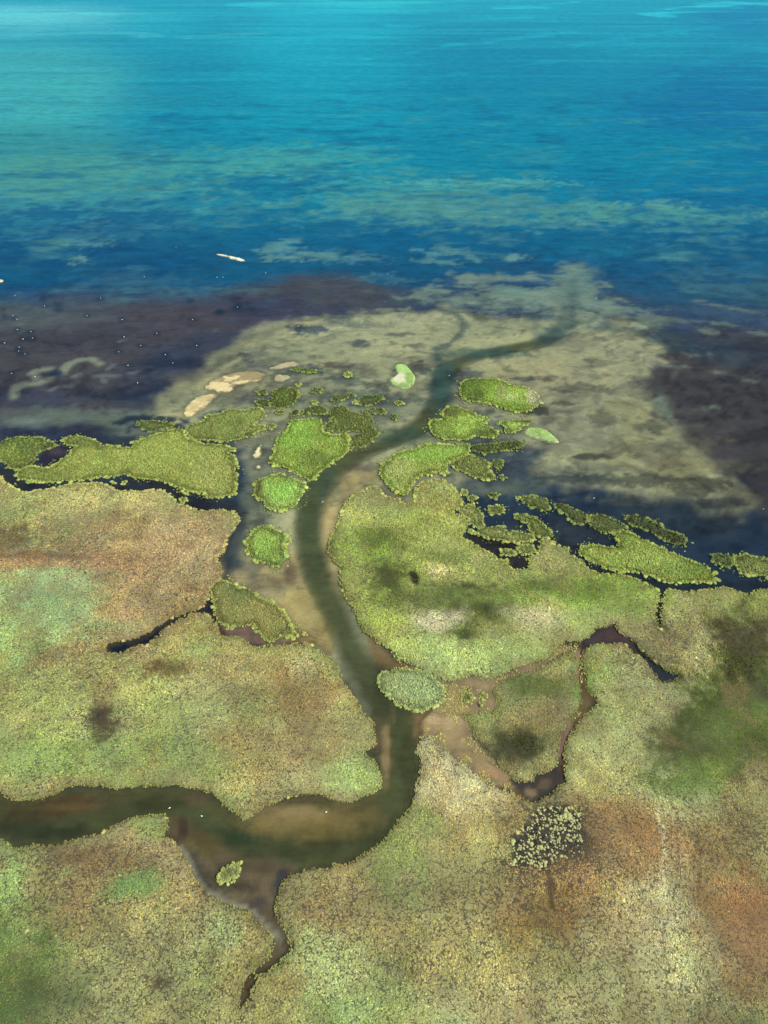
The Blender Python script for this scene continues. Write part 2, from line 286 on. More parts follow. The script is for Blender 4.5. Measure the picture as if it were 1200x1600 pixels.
SAND = [
 (px('R3', [(862, 838), (868, 795), (900, 762), (960, 737), (1020, 740), (975, 790), (920, 830), (880, 846)]), '#c2ab7a', 'bright tan sandbar, southwestern one of the long curving pair'),
 (px('R3', [(960, 710), (980, 680), (1050, 650), (1110, 635), (1180, 630), (1250, 640), (1230, 665), (1190, 680), (1110, 700), (1070, 725), (1020, 728)]), '#94835f', 'long brownish tan sandbar curving northeast across the shallows'),
 (px('R4', [(360, 612), (420, 590), (480, 583), (500, 600), (440, 615), (380, 622)]), '#a89c78', 'slim grey tan sandbar north of the thin green sliver'),
 (px('R4', [(372, 655), (415, 641), (460, 660), (430, 680), (385, 678)]), '#968d6c', 'low faint sandbar east of the long curving one'),
 (px('R1', [(140, 590), (160, 550), (195, 535), (200, 560), (180, 610), (150, 625)]), '#c9bd90', 'small pale wedge of sand between the long hooked islet and broad bright islet'),
 (ell('R1', 175, 672, 18, 13), '#bcae84', 'tiny pale sand patch below the small pale wedge of sand'),
 (px('R3', [(1010, 80), (1050, 83), (1080, 90), (1110, 96), (1147, 108), (1143, 117), (1090, 108), (1060, 98), (1015, 86)]), '#c9c3a8', 'thin cream coloured bar of sand alone far out in the blue lake'),
 (ell('R3', -4, 207, 22, 9), '#b8ac88', 'small cream sand spit at the left edge in blue water'),
]
lands = [(world_poly(WEST), 'w'), (world_poly(EAST), 'e'), (world_poly(TRI), 't')]
isl_w = [world_poly(p, 3) for p, c, l in ISL]
pale_w = [world_poly(p, 3) for p, c, l in PALE]
sand_w = [world_poly(p, 3) for p, c, l in SAND]

# ------------------------------------------------------------------ ground cover colours
def land_base(x, y):
    n = fbm(x, y, 14, 4, 5); m = fbm(x, y, 5, 4, 8)
    a, b, c = lin('#a39a62'), lin('#929a58'), lin('#a08a5a')
    o = np.zeros((len(x), 3)) + a
    w = np.clip(n * .8 + .3, 0, 1)[:, None]; o = o * (1 - w) + b * w
    w = np.clip(m * .8 - .1, 0, 1)[:, None]; return o * (1 - w) + c * w
LC = Paint(land_base, .38)
for a in [
 # western marsh
 (60, 790, 120, 30, '#a3a066', .8), (200, 780, 180, 30, '#a5a268', .8), (330, 800, 50, 30, '#94a258', .8), (30, 800, 50, 25, '#9aa35c', .7), (10, 840, 50, 26, '#6b6040', .7),
 (120, 850, 90, 22, '#847a50', .6), (250, 830, 130, 40, '#a68e64', .8), (300, 850, 70, 50, '#b09c70', .6), (200, 900, 150, 40, '#aa8e68', .8), (60, 880, 130, 14, '#ac8260', .85), (20, 868, 90, 9, '#735048', .5),
 (60, 945, 85, 52, '#8fad66', .95), (20, 990, 60, 40, '#8fa562', .8), (180, 960, 70, 60, '#a88c60', .8), (300, 950, 60, 40, '#a39262', .5),
 (60, 1080, 110, 70, '#919c58', .8), (155, 1122, 24, 26, '#4b3a28', .9), (100, 1020, 50, 18, '#8f7a4e', .6), (265, 1050, 38, 12, '#6b4c30', .8), (230, 1090, 110, 50, '#a0a65e', .7), (280, 1120, 90, 50, '#9aa862', .7),
 (330, 1070, 60, 20, '#84603c', .35), (420, 1040, 90, 40, '#a69860', .7), (470, 1090, 40, 36, '#876c42', .65), (520, 1080, 50, 50, '#b3a473', .6), (420, 1160, 80, 40, '#99804f', .6),
 (380, 1140, 60, 20, '#a6a266', .6), (555, 1215, 40, 26, '#9db266', .9), (500, 1190, 40, 20, '#927c4c', .6), (330, 1190, 60, 30, '#8ba054', .7), (120, 1190, 190, 34, '#8ba158', .8), (110, 1222, 70, 10, '#ad9560', .8), (330, 1222, 60, 12, '#a89a64', .6), (450, 1215, 70, 18, '#a89962', .6),
 # south western marsh
 (40, 1345, 60, 26, '#8fa05a', .7), (200, 1320, 90, 40, '#a08a60', .8), (150, 1360, 90, 40, '#8a6c48', .65), (100, 1420, 80, 30, '#8e6f4a', .65), (240, 1290, 30, 16, '#8b9f50', .8), (180, 1340, 60, 16, '#664a34', .45),
 (215, 1386, 34, 22, '#6b9350', .95), (290, 1380, 40, 60, '#ab8b60', .6), (5, 1400, 24, 70, '#77985a', .8), (40, 1520, 60, 90, '#64803f', .9), (20, 1590, 60, 60, '#4f7434', .8), (55, 1490, 30, 30, '#739c46', .6), (90, 1560, 40, 50, '#5f6440', .6), (130, 1500, 40, 60, '#75714a', .4),
 (260, 1480, 110, 60, '#a39c68', .7), (345, 1465, 34, 22, '#9aae74', .8), (180, 1530, 90, 60, '#989a60', .7), (250, 1535, 16, 12, '#55432e', .85), (115, 1565, 24, 12, '#4e5238', .7), (380, 1560, 60, 50, '#a39a66', .6), (300, 1590, 120, 20, '#a09a62', .6),
 # south, middle
 (560, 1410, 100, 60, '#a58f5c', .8), (500, 1390, 50, 20, '#8c7446', .6), (640, 1320, 40, 36, '#93aa5c', .85), (610, 1350, 40, 26, '#98a65c', .7), (690, 1210, 50, 40, '#bfb386', .95), (740, 1250, 50, 34, '#bbae80', .85), (690, 1290, 50, 26, '#a08c5a', .6), (655, 1280, 24, 24, '#8fa85c', .7), (760, 1330, 60, 60, '#b3a468', .8), (640, 1395, 60, 24, '#93a058', .75),
 (500, 1500, 60, 50, '#a0ac6c', .7), (560, 1520, 80, 50, '#9db074', .8), (490, 1430, 30, 16, '#8a5d40', .5), (640, 1480, 60, 30, '#93854f', .5), (700, 1480, 90, 50, '#a99f68', .7), (640, 1520, 20, 8, '#55482f', .7, ), (720, 1560, 90, 40, '#aea46c', .8), (570, 1580, 80, 30, '#8fa866', .7), (860, 1560, 120, 40, '#b0a56e', .8),
 # rust coloured south east
 (800, 1420, 70, 50, '#b09a5a', .8), (830, 1430, 60, 40, '#97702f', .55), (760, 1380, 50, 50, '#a28c50', .6), (930, 1390, 90, 60, '#ab7f4e', .8), (1000, 1310, 120, 60, '#a5825a', .75), (1130, 1330, 80, 70, '#8c7648', .8), (1180, 1440, 60, 70, '#96683f', .8), (1130, 1410, 60, 40, '#9c7244', .8), (900, 1340, 50, 40, '#8a6848', .7), (1160, 1500, 60, 50, '#a07446', .8),
 (970, 1270, 80, 30, '#a08250', .6), (820, 1280, 50, 30, '#9a8450', .7), (1045, 1440, 34, 80, '#c2ba90', .6), (1030, 1330, 20, 80, '#bcae7c', .6), (1000, 1450, 60, 60, '#b9ae7c', .6), (1080, 1500, 60, 50, '#a9ad7c', .7), (950, 1460, 60, 40, '#b49c68', .7), (1100, 1570, 100, 30, '#a09c66', .8), (1170, 1590, 50, 20, '#7f8a52', .7), (960, 1540, 80, 30, '#a6a068', .7),
 # eastern marsh
 (960, 1130, 90, 70, '#a6aa68', .85), (1020, 1190, 100, 60, '#a6ad6c', .85), (960, 1200, 60, 50, '#b0a86e', .6), (1060, 1110, 80, 50, '#b0b176', .7), (940, 1060, 60, 44, '#97a860', .8), (930, 1045, 30, 24, '#83a04a', .8), (1000, 1060, 50, 40, '#aaa870', .8),
 (1050, 1000, 50, 44, '#756c44', .75), (1060, 950, 60, 26, '#9a9c62', .7), (1100, 1000, 30, 40, '#aaa672', .8), (1170, 950, 60, 30, '#7b8a3c', .8), (1170, 1010, 50, 50, '#4a4628', .85), (1160, 1130, 90, 80, '#5c7a2c', .95), (1190, 1060, 60, 50, '#587428', .9), (1085, 1165, 44, 34, '#5a6c30', .85), (1095, 1215, 50, 26, '#718e36', .85), (1160, 1180, 60, 24, '#57652c', .7), (1180, 1220, 60, 24, '#9c8f60', .8), (1100, 1250, 90, 20, '#a7ab74', .7), (1170, 1280, 60, 30, '#8d7e50', .8),
 # triangle between the creeks
 (800, 1110, 90, 50, '#98925a', .85), (840, 1070, 40, 18, '#6c7c38', .9), (870, 1075, 26, 20, '#849c44', .8), (880, 1040, 26, 40, '#907850', .7), (805, 1165, 50, 28, '#484c2a', .95), (750, 1120, 30, 20, '#8d9a52', .8), (830, 1130, 40, 10, '#8f7c4c', .7), (770, 1190, 40, 20, '#8b8450', .6), (860, 1110, 40, 18, '#8c7850', .6),
 # big green marsh
 (640, 880, 150, 130, '#94a24e', .85), (590, 790, 60, 36, '#a2a55e', .9), (700, 790, 50, 40, '#a0a45a', .9), (560, 860, 50, 18, '#82a63e', .9), (590, 840, 46, 18, '#5c7c2c', .85), (640, 810, 40, 24, '#7b8f40', .6), (575, 780, 40, 20, '#a8a868', .6), (640, 850, 60, 20, '#9aa35a', .6), (690, 860, 60, 20, '#aaa866', .8), (760, 880, 60, 30, '#a4a660', .9),
 (548, 925, 24, 50, '#9cb050', .7), (528, 900, 12, 70, '#5f5a38', .85), (545, 960, 14, 50, '#6e6440', .8), (650, 905, 14, 8, '#23241c', .95), (610, 900, 24, 14, '#46581e', .85), (630, 930, 36, 14, '#546a26', .85, ), (665, 900, 34, 18, '#75903a', .7), (690, 893, 22, 12, '#b0a878', .8), (700, 905, 20, 10, '#8c6c48', .5),
 (685, 966, 34, 14, '#c2b88a', .9), (745, 920, 26, 8, '#3f5420', .9), (765, 935, 44, 12, '#6c8a32', .7), (750, 950, 34, 10, '#3d4c22', .85), (700, 935, 40, 14, '#61702e', .8), (728, 990, 22, 14, '#3e4c24', .9), (820, 935, 60, 16, '#5e7630', .75), (770, 975, 40, 16, '#7d8a40', .7), (830, 965, 30, 18, '#b8b080', .85), (880, 910, 90, 16, '#5f7e2e', .75), (870, 890, 60, 14, '#98a350', .7),
 (950, 930, 60, 26, '#8fa648', .9), (985, 940, 16, 10, '#62803a', .6), (900, 960, 60, 24, '#9cac60', .8), (720, 1020, 130, 26, '#a2b272', .9), (620, 990, 40, 34, '#9cb05c', .8), (820, 1010, 60, 24, '#9aa65c', .7), (700, 1050, 60, 16, '#97a462', .8), (870, 1000, 40, 20, '#8c8450', .7), (780, 1040, 50, 8, '#9c8a58', .5)]:
    u, v, ru, rv, c, op = a[:6]
    LC.blob(u, v, ru * 1.05, rv * 1.05, c, op, soft=.75, amp=.6, sc=4)
for a in [(640, 870, 130, 90, '#98aa4c', .6), (600, 960, 60, 60, '#92aa48', .6), (560, 860, 60, 24, '#86a83c', .8), (940, 925, 90, 30, '#8aa83e', .85), (720, 1020, 120, 30, '#a2b86c', .8), (250, 850, 140, 34, '#ab8a60', .7), (240, 920, 120, 40, '#b08a64', .7), (90, 874, 120, 10, '#b0845e', .8), (300, 860, 60, 40, '#b89a74', .6), (420, 1170, 90, 30, '#a07e50', .6), (470, 1080, 50, 40, '#977446', .6), (100, 1180, 140, 40, '#86a052', .7),
          (1010, 1330, 110, 50, '#a3784c', .55), (930, 1400, 90, 40, '#ab8a5c', .6), (598, 845, 48, 18, '#4f6626', .8), (605, 905, 30, 18, '#3a481e', .9), (640, 935, 44, 16, '#465826', .8), (690, 870, 40, 14, '#6a7c34', .6), (650, 905, 9, 6, '#16170f', 1), (742, 920, 32, 11, '#2e3a1c', .95), (775, 935, 40, 14, '#556a2a', .7), (758, 952, 42, 13, '#323e1e', .9), (728, 990, 26, 16, '#333e20', .95), (700, 925, 34, 10, '#5c7028', .6), (770, 940, 50, 8, '#7f9a3c', .5), (870, 915, 80, 14, '#567626', .75), (775, 960, 60, 14, '#5f6e30', .5),
          (685, 966, 34, 13, '#cdc49a', .95), (832, 962, 34, 16, '#c2ba8c', .8), (692, 893, 20, 10, '#c0b888', .8), (805, 1165, 46, 24, '#3a3e22', .95), (838, 1072, 34, 14, '#586a2c', .85),
          (60, 945, 90, 56, '#93b07a', .9), (15, 985, 50, 34, '#88a868', .8), (155, 1120, 22, 24, '#3c2a1c', .95), (215, 1386, 32, 20, '#6d8e50', .9), (268, 1050, 36, 10, '#5c3c28', .8), (30, 1540, 70, 80, '#4f6a38', .9), (1150, 1115, 100, 84, '#44551f', .95), (1165, 1130, 50, 30, '#5a7428', .6), (1170, 1010, 44, 44, '#3c3820', .85), (1090, 1170, 40, 30, '#4a5e24', .8), (1098, 1215, 50, 24, '#647f30', .7),
          (700, 1210, 44, 36, '#ccc194', .9), (660, 1180, 16, 26, '#c4ba8c', .8), (1045, 1440, 36, 80, '#c8c094', .6), (1180, 1440, 60, 70, '#946841', .8), (860, 1430, 50, 24, '#8c6028', .7), (990, 1300, 60, 40, '#a06c40', .6), (655, 1075, 40, 30, '#a0b480', .8), (10, 840, 44, 20, '#5a5038', .8), (30, 872, 100, 6, '#6c4038', .7), (60, 884, 150, 8, '#b88860', .7), (555, 1215, 34, 22, '#a4bc6c', .9), (330, 1070, 60, 24, '#b0b070', .4)]:
    LC.blob(*a[:5], a[5] * .95, soft=.7, amp=.55, sc=4)
for pts, w, c, op in [([(1025, 1265), (1033, 1330), (1040, 1400), (1048, 1500)], .45, '#d0c8a0', .7), ([(1050, 1262), (1052, 1330), (1060, 1380)], .3, '#7c5a38', .7), ([(1040, 1270), (1044, 1340)], .3, '#86643e', .6), ([(1078, 1290), (1084, 1340)], .4, '#5a4630', .7), ([(1090, 1300), (1096, 1350), (1104, 1400)], .35, '#6c4c30', .7), ([(1044, 1450), (1048, 1480), (1060, 1525)], .3, '#6a4a34', .8), ([(862, 1360), (866, 1380), (862, 1410)], .5, '#4c3626', .9), ([(518, 850), (516, 880), (524, 920), (545, 970), (575, 1010)], 1.6, '#5c5636', .8),
                      ([(655, 1160), (700, 1175), (760, 1230), (790, 1270)], 1.0, '#c2b98c', .4)]:
    LC.line(pts, w, c, op * .8, .25)
def mottled(x, y):
    c = LC(x, y)
    a = fbm(x, y, 3.2, 4, 81); b = fbm(x, y, 9, 4, 82); h = .6 * fbm(x, y, 5.5, 3, 83)
    c = c * (1 + .18 * a + .2 * b)[:, None] * np.stack([1 + .12 * h, 1 - .03 * h, 1 - .08 * h], 1)
    w = sst(.35, .8, fbm(x, y, 7, 5, 84) + .35 * GAP(x, y))[:, None] * .4; c = c * (1 - w) + w * lin('#8a6f48')
    c = desat(c, .14) * np.array([1, .99, .93])
    r, g, b = c.T; t = np.clip(r - g * 1.04, 0, 1) * .3; k = np.clip(g - r * 1.0, 0, 1) * .18
    return np.stack([r - .42 * t + k, g + .25 * t, b * 1.0 + .12 * t - .1 * k], 1)
def desat(c, k):
    g = c @ np.array([.3, .6, .1]); return c * (1 - k) + g[:, None] * k
# how open the cover is (0 closed, 1 open with wet ground between the tussocks)
GAP = Paint(lambda x, y: np.clip(0.18 + 0.2 * fbm(x, y, 9, 3, 44), 0, .5))
for a in [(858, 1298, 66, 60, .96, .95), (832, 1345, 46, 40, 1.0, .95), (1130, 1310, 90, 60, .58, .8), (930, 1380, 120, 60, .55, .8), (1060, 990, 50, 40, .5, .8), (155, 1122, 30, 30, .6, .9), (820, 1440, 90, 60, .5, .8), (800, 1500, 300, 60, .36, .7), (250, 1535, 20, 14, .6, .8),
          (60, 950, 80, 50, 0.0, .9), (1140, 1130, 90, 90, 0.0, .9), (720, 1020, 130, 26, 0.0, .8), (600, 850, 60, 26, 0, .8), (150, 1370, 120, 50, .5, .7), (500, 1430, 300, 60, .4, .6), (640, 1500, 60, 40, .5, .7), (215, 1386, 34, 22, 0, .9)]:
    GAP.blob(a[0], a[1], a[2], a[3], a[4], a[5], soft=.7, amp=.4, sc=3)

# ------------------------------------------------------------------ lake bed and water colours
VK = [(-140, '#38b6c8'), (0, '#27aabe'), (40, '#1e9db4'), (110, '#1b98ae'), (220, '#1b90a4'), (300, '#1c7f9c'), (360, '#185f88'), (430, '#1e547c'), (480, '#42506a'), (560, '#4a4a64'), (650, '#434e68'), (760, '#2b3c56'), (920, '#27374c'), (1000, '#4a4c44'), (1300, '#454b3c')]
_kv = G([600] * len(VK), [k[0] for k in VK])[1]
_kc = np.array([lin(k[1]) for k in VK])
def lake_base(x, y):
    yy = np.log(np.maximum(y * (1 + .05 * fbm(x, y, 60, 3, 3)), 5))
    xs = np.log(_kv[::-1]); return np.stack([np.interp(yy, xs, _kc[::-1, k]) for k in range(3)], 1)
BC = Paint(lake_base)
B_, P_, L_ = BC.blob, BC.poly, BC.line
# open lake
B_(40, 130, 170, 120, '#66b8b2', .85, .8, .15); B_(60, 250, 240, 60, '#5b9a92', .85, .8, .2); B_(0, 25, 190, 22, '#98dcdc', .8, .7, .2); B_(300, 160, 90, 90, '#0e86a2', .6, .8, .2)
B_(520, 40, 90, 60, '#27bccd', .7, .8, .2); B_(640, 120, 220, 110, '#1292aa', .5); B_(1150, 170, 190, 170, '#0b6f9e', .85, .8, .2); B_(1180, 30, 90, 30, '#1583b0', .7); B_(900, 240, 260, 50, '#168ba0', .7, .8); B_(250, 30, 60, 30, '#1fb0bf', .6)
for a in [(190, 262, 230, 38, '#6aa290', .75), (470, 240, 120, 16, '#6fb09c', .75), (420, 255, 160, 22, '#66a596', .7), (600, 300, 170, 34, '#5f9b90', .8), (700, 320, 140, 26, '#629a90', .85), (820, 335, 140, 26, '#588f90', .7),
          (980, 335, 160, 14, '#63a594', .7), (1120, 350, 110, 22, '#4d8d94', .7), (760, 285, 120, 7, '#7ab8a4', .6), (1020, 320, 50, 8, '#70a898', .6), (590, 345, 120, 14, '#4d8a92', .7), (330, 330, 110, 16, '#4a8792', .6),
          (440, 285, 70, 20, '#175f8c', .8), (330, 290, 60, 16, '#17688f', .7), (150, 340, 190, 22, '#195f8a', .8), (100, 395, 230, 40, '#165280', .85), (560, 365, 150, 26, '#14618c', .85), (860, 380, 110, 26, '#14648c', .85), (700, 380, 90, 18, '#15608a', .7), (1080, 400, 140, 30, '#1b5e86', .8), (1130, 460, 100, 30, '#2b5270', .8),
          (160, 360, 100, 14, '#487f92', .6), (135, 380, 40, 6, '#548a98', .8), (122, 407, 13, 7, '#6c9aa2', .9), (440, 385, 36, 12, '#639496', .8), (480, 398, 70, 9, '#6a9896', .75), (560, 405, 40, 7, '#5d8a94', .7), (600, 435, 50, 7, '#5f888c', .6),
          (700, 400, 44, 12, '#5f9094', .8), (690, 390, 20, 8, '#5f9094', .6), (800, 402, 18, 5, '#7fa4a0', .7), (240, 455, 110, 20, '#447088', .6), (400, 463, 40, 8, '#53788c', .7), (320, 455, 60, 7, '#557c8e', .5), (180, 440, 90, 16, '#3f6c86', .5),
          (950, 385, 60, 14, '#24728f', .5), (1130, 430, 90, 24, '#4a7888', .5), (1050, 395, 60, 10, '#3d7f92', .4)]:
    B_(*a[:6], soft=.35, amp=.75, sc=max(2.2, a[3] * .35))
B_(490, 80, 110, 150, '#1fb0c0', .5, .8, .15); B_(800, 110, 160, 120, '#0f88a8', .5, .8, .2); B_(560, 10, 130, 10, '#3ccfd8', .6, .7); B_(290, 130, 80, 110, '#1292a8', .5, .8, .15)
for pts, w, c, op in [([(400, 6), (480, 3), (600, 5), (700, 3)], 40, '#4fd8de', .7), ([(0, 26), (120, 20), (260, 22)], 24, '#8fe0e0', .6), ([(0, 56), (150, 50), (300, 58), (420, 52)], 14, '#6cc8c8', .5), ([(560, 95), (760, 62), (900, 50)], 12, '#2cc0cc', .6), ([(640, 40), (820, 26), (1000, 22)], 22, '#30c8d6', .6),
                      ([(1020, 22), (1120, 8), (1200, 4)], 26, '#48d8e4', .8), ([(900, 70), (1080, 45), (1200, 30)], 12, '#26b0c8', .5), ([(660, 120), (800, 105), (960, 80)], 9, '#22a8bc', .5), ([(1000, 140), (1120, 90), (1200, 70)], 8, '#2098bc', .4), ([(420, 66), (520, 55), (640, 62)], 12, '#2cc0cc', .5), ([(800, 14), (900, 4)], 30, '#4ce0ea', .7)]:
    L_(pts, w, c, op, .9)  # bright streaks of reflected sky, put into the lake colour
# violet mud, west
P_([(-400, 490), (0, 474), (150, 480), (300, 470), (420, 440), (520, 428), (600, 440), (640, 462), (600, 480), (500, 490), (430, 510), (380, 535), (330, 570), (290, 605), (240, 645), (0, 665), (-400, 700)], '#525058', .9, 9, 6, 18)
B_(50, 492, 120, 22, '#5c656c', .8, .8); B_(300, 500, 170, 30, '#504a58', .7, .8); B_(270, 575, 60, 34, '#33405c', .8, .8, rot=-25); B_(230, 620, 70, 12, '#33405c', .7); B_(350, 530, 60, 14, '#3d4660', .6); B_(60, 620, 90, 16, '#3f4560', .7); B_(420, 480, 90, 20, '#3f425e', .7)
B_(110, 650, 150, 14, '#6f7c76', .85, .5, .5); B_(40, 655, 26, 8, '#84908a', .6); B_(195, 672, 40, 18, '#6f7a70', .8); B_(130, 675, 46, 12, '#34384e', .8); B_(40, 676, 40, 6, '#363c54', .6)
for k, pts in enumerate([[(285, 640), (320, 600), (360, 580), (420, 572), (465, 595)], [(235, 620), (200, 625), (160, 640), (175, 675), (235, 665)], [(65, 750), (75, 700), (130, 692), (190, 690)], [(435, 655), (480, 650), (555, 652)], [(235, 720), (270, 700), (330, 700)], [(560, 492), (585, 480)], [(340, 655), (375, 640)], [(505, 620), (530, 600)], [(70, 415), (95, 410)], [(610, 640), (635, 635)], [(480, 665), (490, 680)]]):
    L_(px('R3', pts), 1.9 if k < 3 else 1.2, '#8e9688' if k < 3 else '#767c84', .95 if k < 3 else .75)
B_(87, 583, 12, 6, '#2c3a58', .9, .5); B_(20, 645, 40, 10, '#4d4660', .3)
# violet mud, east
P_([(1030, 540), (1100, 512), (1250, 520), (1500, 560), (1500, 900), (1250, 850), (1185, 785), (1120, 720), (1060, 680), (1010, 620), (1015, 580)], '#47464f', .92, 6, 4, 12)
P_([(960, 500), (1010, 500), (1060, 515), (1100, 545), (1180, 590), (1100, 560), (1040, 545), (1000, 530)], '#3f4c5c', .7, 3, 4, 8); B_(1130, 545, 60, 20, '#3c4c62', .6)
# sand fan of the delta
FAN = [(236, 655), (300, 600), (380, 540), (430, 515), (470, 500), (560, 487), (640, 483), (700, 484), (760, 495), (830, 492), (900, 480), (960, 495), (1010, 505), (1050, 540), (1065, 562), (1020, 580), (1010, 610), (1040, 650), (1080, 690), (1120, 730), (1175, 775), (1150, 792), (1080, 785), (1000, 775), (900, 768), (820, 762), (740, 780), (640, 800), (600, 900), (620, 1010), (560, 1100), (480, 1040), (400, 960), (350, 930), (355, 860), (380, 790), (380, 720), (340, 690), (280, 690)]
P_(FAN, '#999b80', .95, 4.0, 7, 13)
for a in [(560, 520, 120, 26, '#939883', .8), (640, 500, 90, 14, '#9b9f88', .8), (800, 508, 60, 14, '#858b76', .7), (740, 510, 40, 12, '#868c76', .6), (880, 570, 150, 26, '#97957a', .9), (820, 600, 110, 24, '#958e74', .7), (960, 560, 90, 24, '#8c8e7c', .7), (940, 620, 90, 34, '#898a78', .7), (1000, 680, 80, 50, '#85856a', .85), (900, 670, 90, 30, '#828476', .8),
          (1060, 730, 50, 30, '#77745c', .8), (880, 740, 100, 16, '#6a7068', .7), (340, 620, 70, 16, '#7d8374', .8), (420, 560, 70, 20, '#808775', .8), (480, 600, 120, 26, '#7a8172', .7), (560, 640, 100, 26, '#727c70', .8), (420, 720, 40, 60, '#6f776c', .85), (400, 800, 30, 60, '#5d665f', .8),
          (1150, 770, 22, 16, '#6f705e', .8), (820, 470, 130, 14, '#7a8b80', .6), (900, 425, 30, 20, '#6f9090', .5), (440, 905, 90, 40, '#9c9070', .9), (480, 960, 50, 60, '#9c8f66', .9), (400, 910, 50, 14, '#6c6a58', .5), (500, 1010, 20, 40, '#8d7f56', .8), (545, 770, 20, 60, '#968a68', .85), (560, 740, 50, 14, '#857c60', .85), (515, 850, 10, 64, '#b0a078', .95), (538, 760, 22, 40, '#a09470', .7), (620, 770, 40, 14, '#6a6456', .8),
          (540, 775, 14, 30, '#6c5c50', .4), (560, 730, 40, 6, '#5b5856', .6), (595, 1000, 20, 30, '#8a7a58', .9), (610, 1020, 14, 14, '#5a4848', .7), (585, 900, 14, 60, '#7d7254', .6),
          (455, 885, 12, 20, '#5b4c44', .75), (445, 905, 20, 8, '#6b5a48', .6), (380, 885, 26, 14, '#585a5a', .7),
          (560, 537, 20, 6, '#4a5058', .9), (535, 590, 16, 5, '#635f5c', .8), (540, 592, 26, 8, '#57605e', .8), (480, 515, 30, 8, '#3f4a5e', .9), (525, 500, 26, 4, '#5e6a6c', .7), (395, 555, 20, 10, '#62666a', .6), (545, 505, 40, 5, '#59636a', .6), (520, 570, 20, 5, '#5c5856', .8), (583, 600, 14, 6, '#4f5450', .8),
          (655, 575, 14, 10, '#4f5452', .9), (600, 603, 14, 7, '#4f544e', .8), (540, 570, 34, 5, '#6f6860', .6), (650, 540, 16, 4, '#5c5f5c', .8), (622, 522, 22, 3, '#545856', .8), (860, 590, 34, 3, '#6a6a5c', .8), (905, 605, 50, 7, '#5e5e56', .7), (880, 630, 20, 4, '#4d504a', .8), (1000, 610, 20, 12, '#5c5c54', .5),
          (940, 655, 26, 12, '#585a50', .8), (1020, 665, 24, 12, '#555850', .8), (920, 713, 34, 5, '#494e48', .85), (870, 700, 30, 12, '#64675e', .5), (720, 590, 30, 14, '#47525a', .8), (820, 592, 20, 4, '#49505a', .8), (830, 640, 26, 10, '#4b4c48', .95), (1000, 750, 90, 9, '#484c48', .85), (900, 748, 60, 6, '#3c444a', .85), (1085, 765, 40, 10, '#474840', .8), (1120, 757, 20, 10, '#40423e', .8),
          (740, 650, 40, 10, '#4c585c', .7), (770, 680, 50, 20, '#4d5a62', .8), (780, 730, 60, 34, '#35465c', .9), (740, 700, 30, 30, '#384a5e', .8), (800, 760, 70, 14, '#5a6666', .7), (860, 790, 70, 16, '#33445a', .85), (960, 800, 120, 22, '#2f4052', .85), (1080, 815, 110, 26, '#33404e', .85), (1000, 780, 90, 8, '#5d6460', .6), (850, 830, 60, 20, '#3d4650', .7),
          (430, 575, 60, 6, '#556470', .7), (400, 620, 26, 18, '#42546a', .85), (330, 650, 24, 12, '#3d5068', .7), (480, 580, 30, 6, '#3f5468', .85), (450, 600, 30, 6, '#5a6a70', .5), (560, 620, 50, 12, '#55646a', .7), (620, 625, 40, 10, '#56605e', .8), (520, 650, 36, 7, '#575d56', .9), (240, 660, 46, 12, '#27364e', .95), (180, 690, 60, 10, '#2c364c', .8)]:
    B_(*a[:6], soft=.28 if a[3] < 16 else .45, amp=.6, sc=max(1.4, a[3] * .22))
P_([(1048, 556), (1085, 556), (1140, 572), (1250, 600), (1500, 620), (1500, 930), (1250, 850), (1188, 800), (1184, 775), (1168, 748), (1128, 742), (1114, 708), (1072, 700), (1066, 664), (1030, 652), (1020, 625), (996, 606), (1008, 578)], '#4a474d', .92, 2.0, 3.5, 6)
B_(1035, 632, 12, 18, '#6d7066', .7, amp=.6); B_(1085, 640, 30, 8, '#5f625e', .5, amp=.8); B_(1150, 560, 50, 10, '#46525e', .6)
P_([(975, 512), (1010, 510), (1050, 516), (1080, 536), (1050, 545), (1010, 530)], '#46525c', .75, 1.5, 2, 5)
for a in [(1110, 688, 26, 9, '#66675a', .6), (1150, 728, 30, 8, '#66665a', .6), (1088, 668, 16, 8, '#6c6c5e', .5), (1195, 772, 22, 8, '#5e5f58', .5), (1046, 700, 22, 14, '#585a52', .7), (1098, 748, 26, 9, '#505048', .7), (1030, 668, 16, 8, '#55564e', .6), (1140, 785, 30, 8, '#3e4248', .8), (1060, 790, 60, 8, '#39424a', .7), (960, 690, 40, 8, '#686a5c', .5)]:
    B_(*a, soft=.6, amp=.9, sc=3)
# upper sand cloud and plume, streaks running east
P_([(635, 462), (680, 440), (740, 425), (800, 430), (860, 428), (880, 412), (915, 412), (930, 440), (945, 465), (1000, 490), (1060, 495), (1010, 505), (900, 490), (760, 488), (690, 476), (640, 472)], '#83978a', .85, 4, 9, 7)
B_(780, 478, 70, 8, '#41586c', .6, amp=.8); B_(850, 495, 30, 6, '#395670', .7, amp=.6); B_(940, 510, 40, 8, '#486270', .6, amp=.8); B_(925, 430, 12, 14, '#3f6a80', .5, amp=.6); B_(900, 448, 22, 26, '#76928a', .7, amp=.5)
B_(700, 470, 70, 4, '#3f5166', .6, amp=.8); B_(745, 470, 60, 9, '#7c9084', .6, amp=.8)
for pts, w in [([(930, 490), (1000, 497), (1060, 500), (1115, 520)], 3), ([(1040, 570), (1090, 575), (1140, 585), (1180, 598)], 1.6), ([(1030, 620), (1045, 650)], 2), ([(1060, 500), (1130, 505), (1200, 525)], 2.4), ([(1080, 640), (1120, 635)], 1.5), ([(1090, 470), (1160, 485), (1230, 500)], 2.4)]:
    L_(pts, w, '#7d8b80', .75, .8)
L_([(1060, 575), (1052, 590)], 2, '#6b6c66', .5)
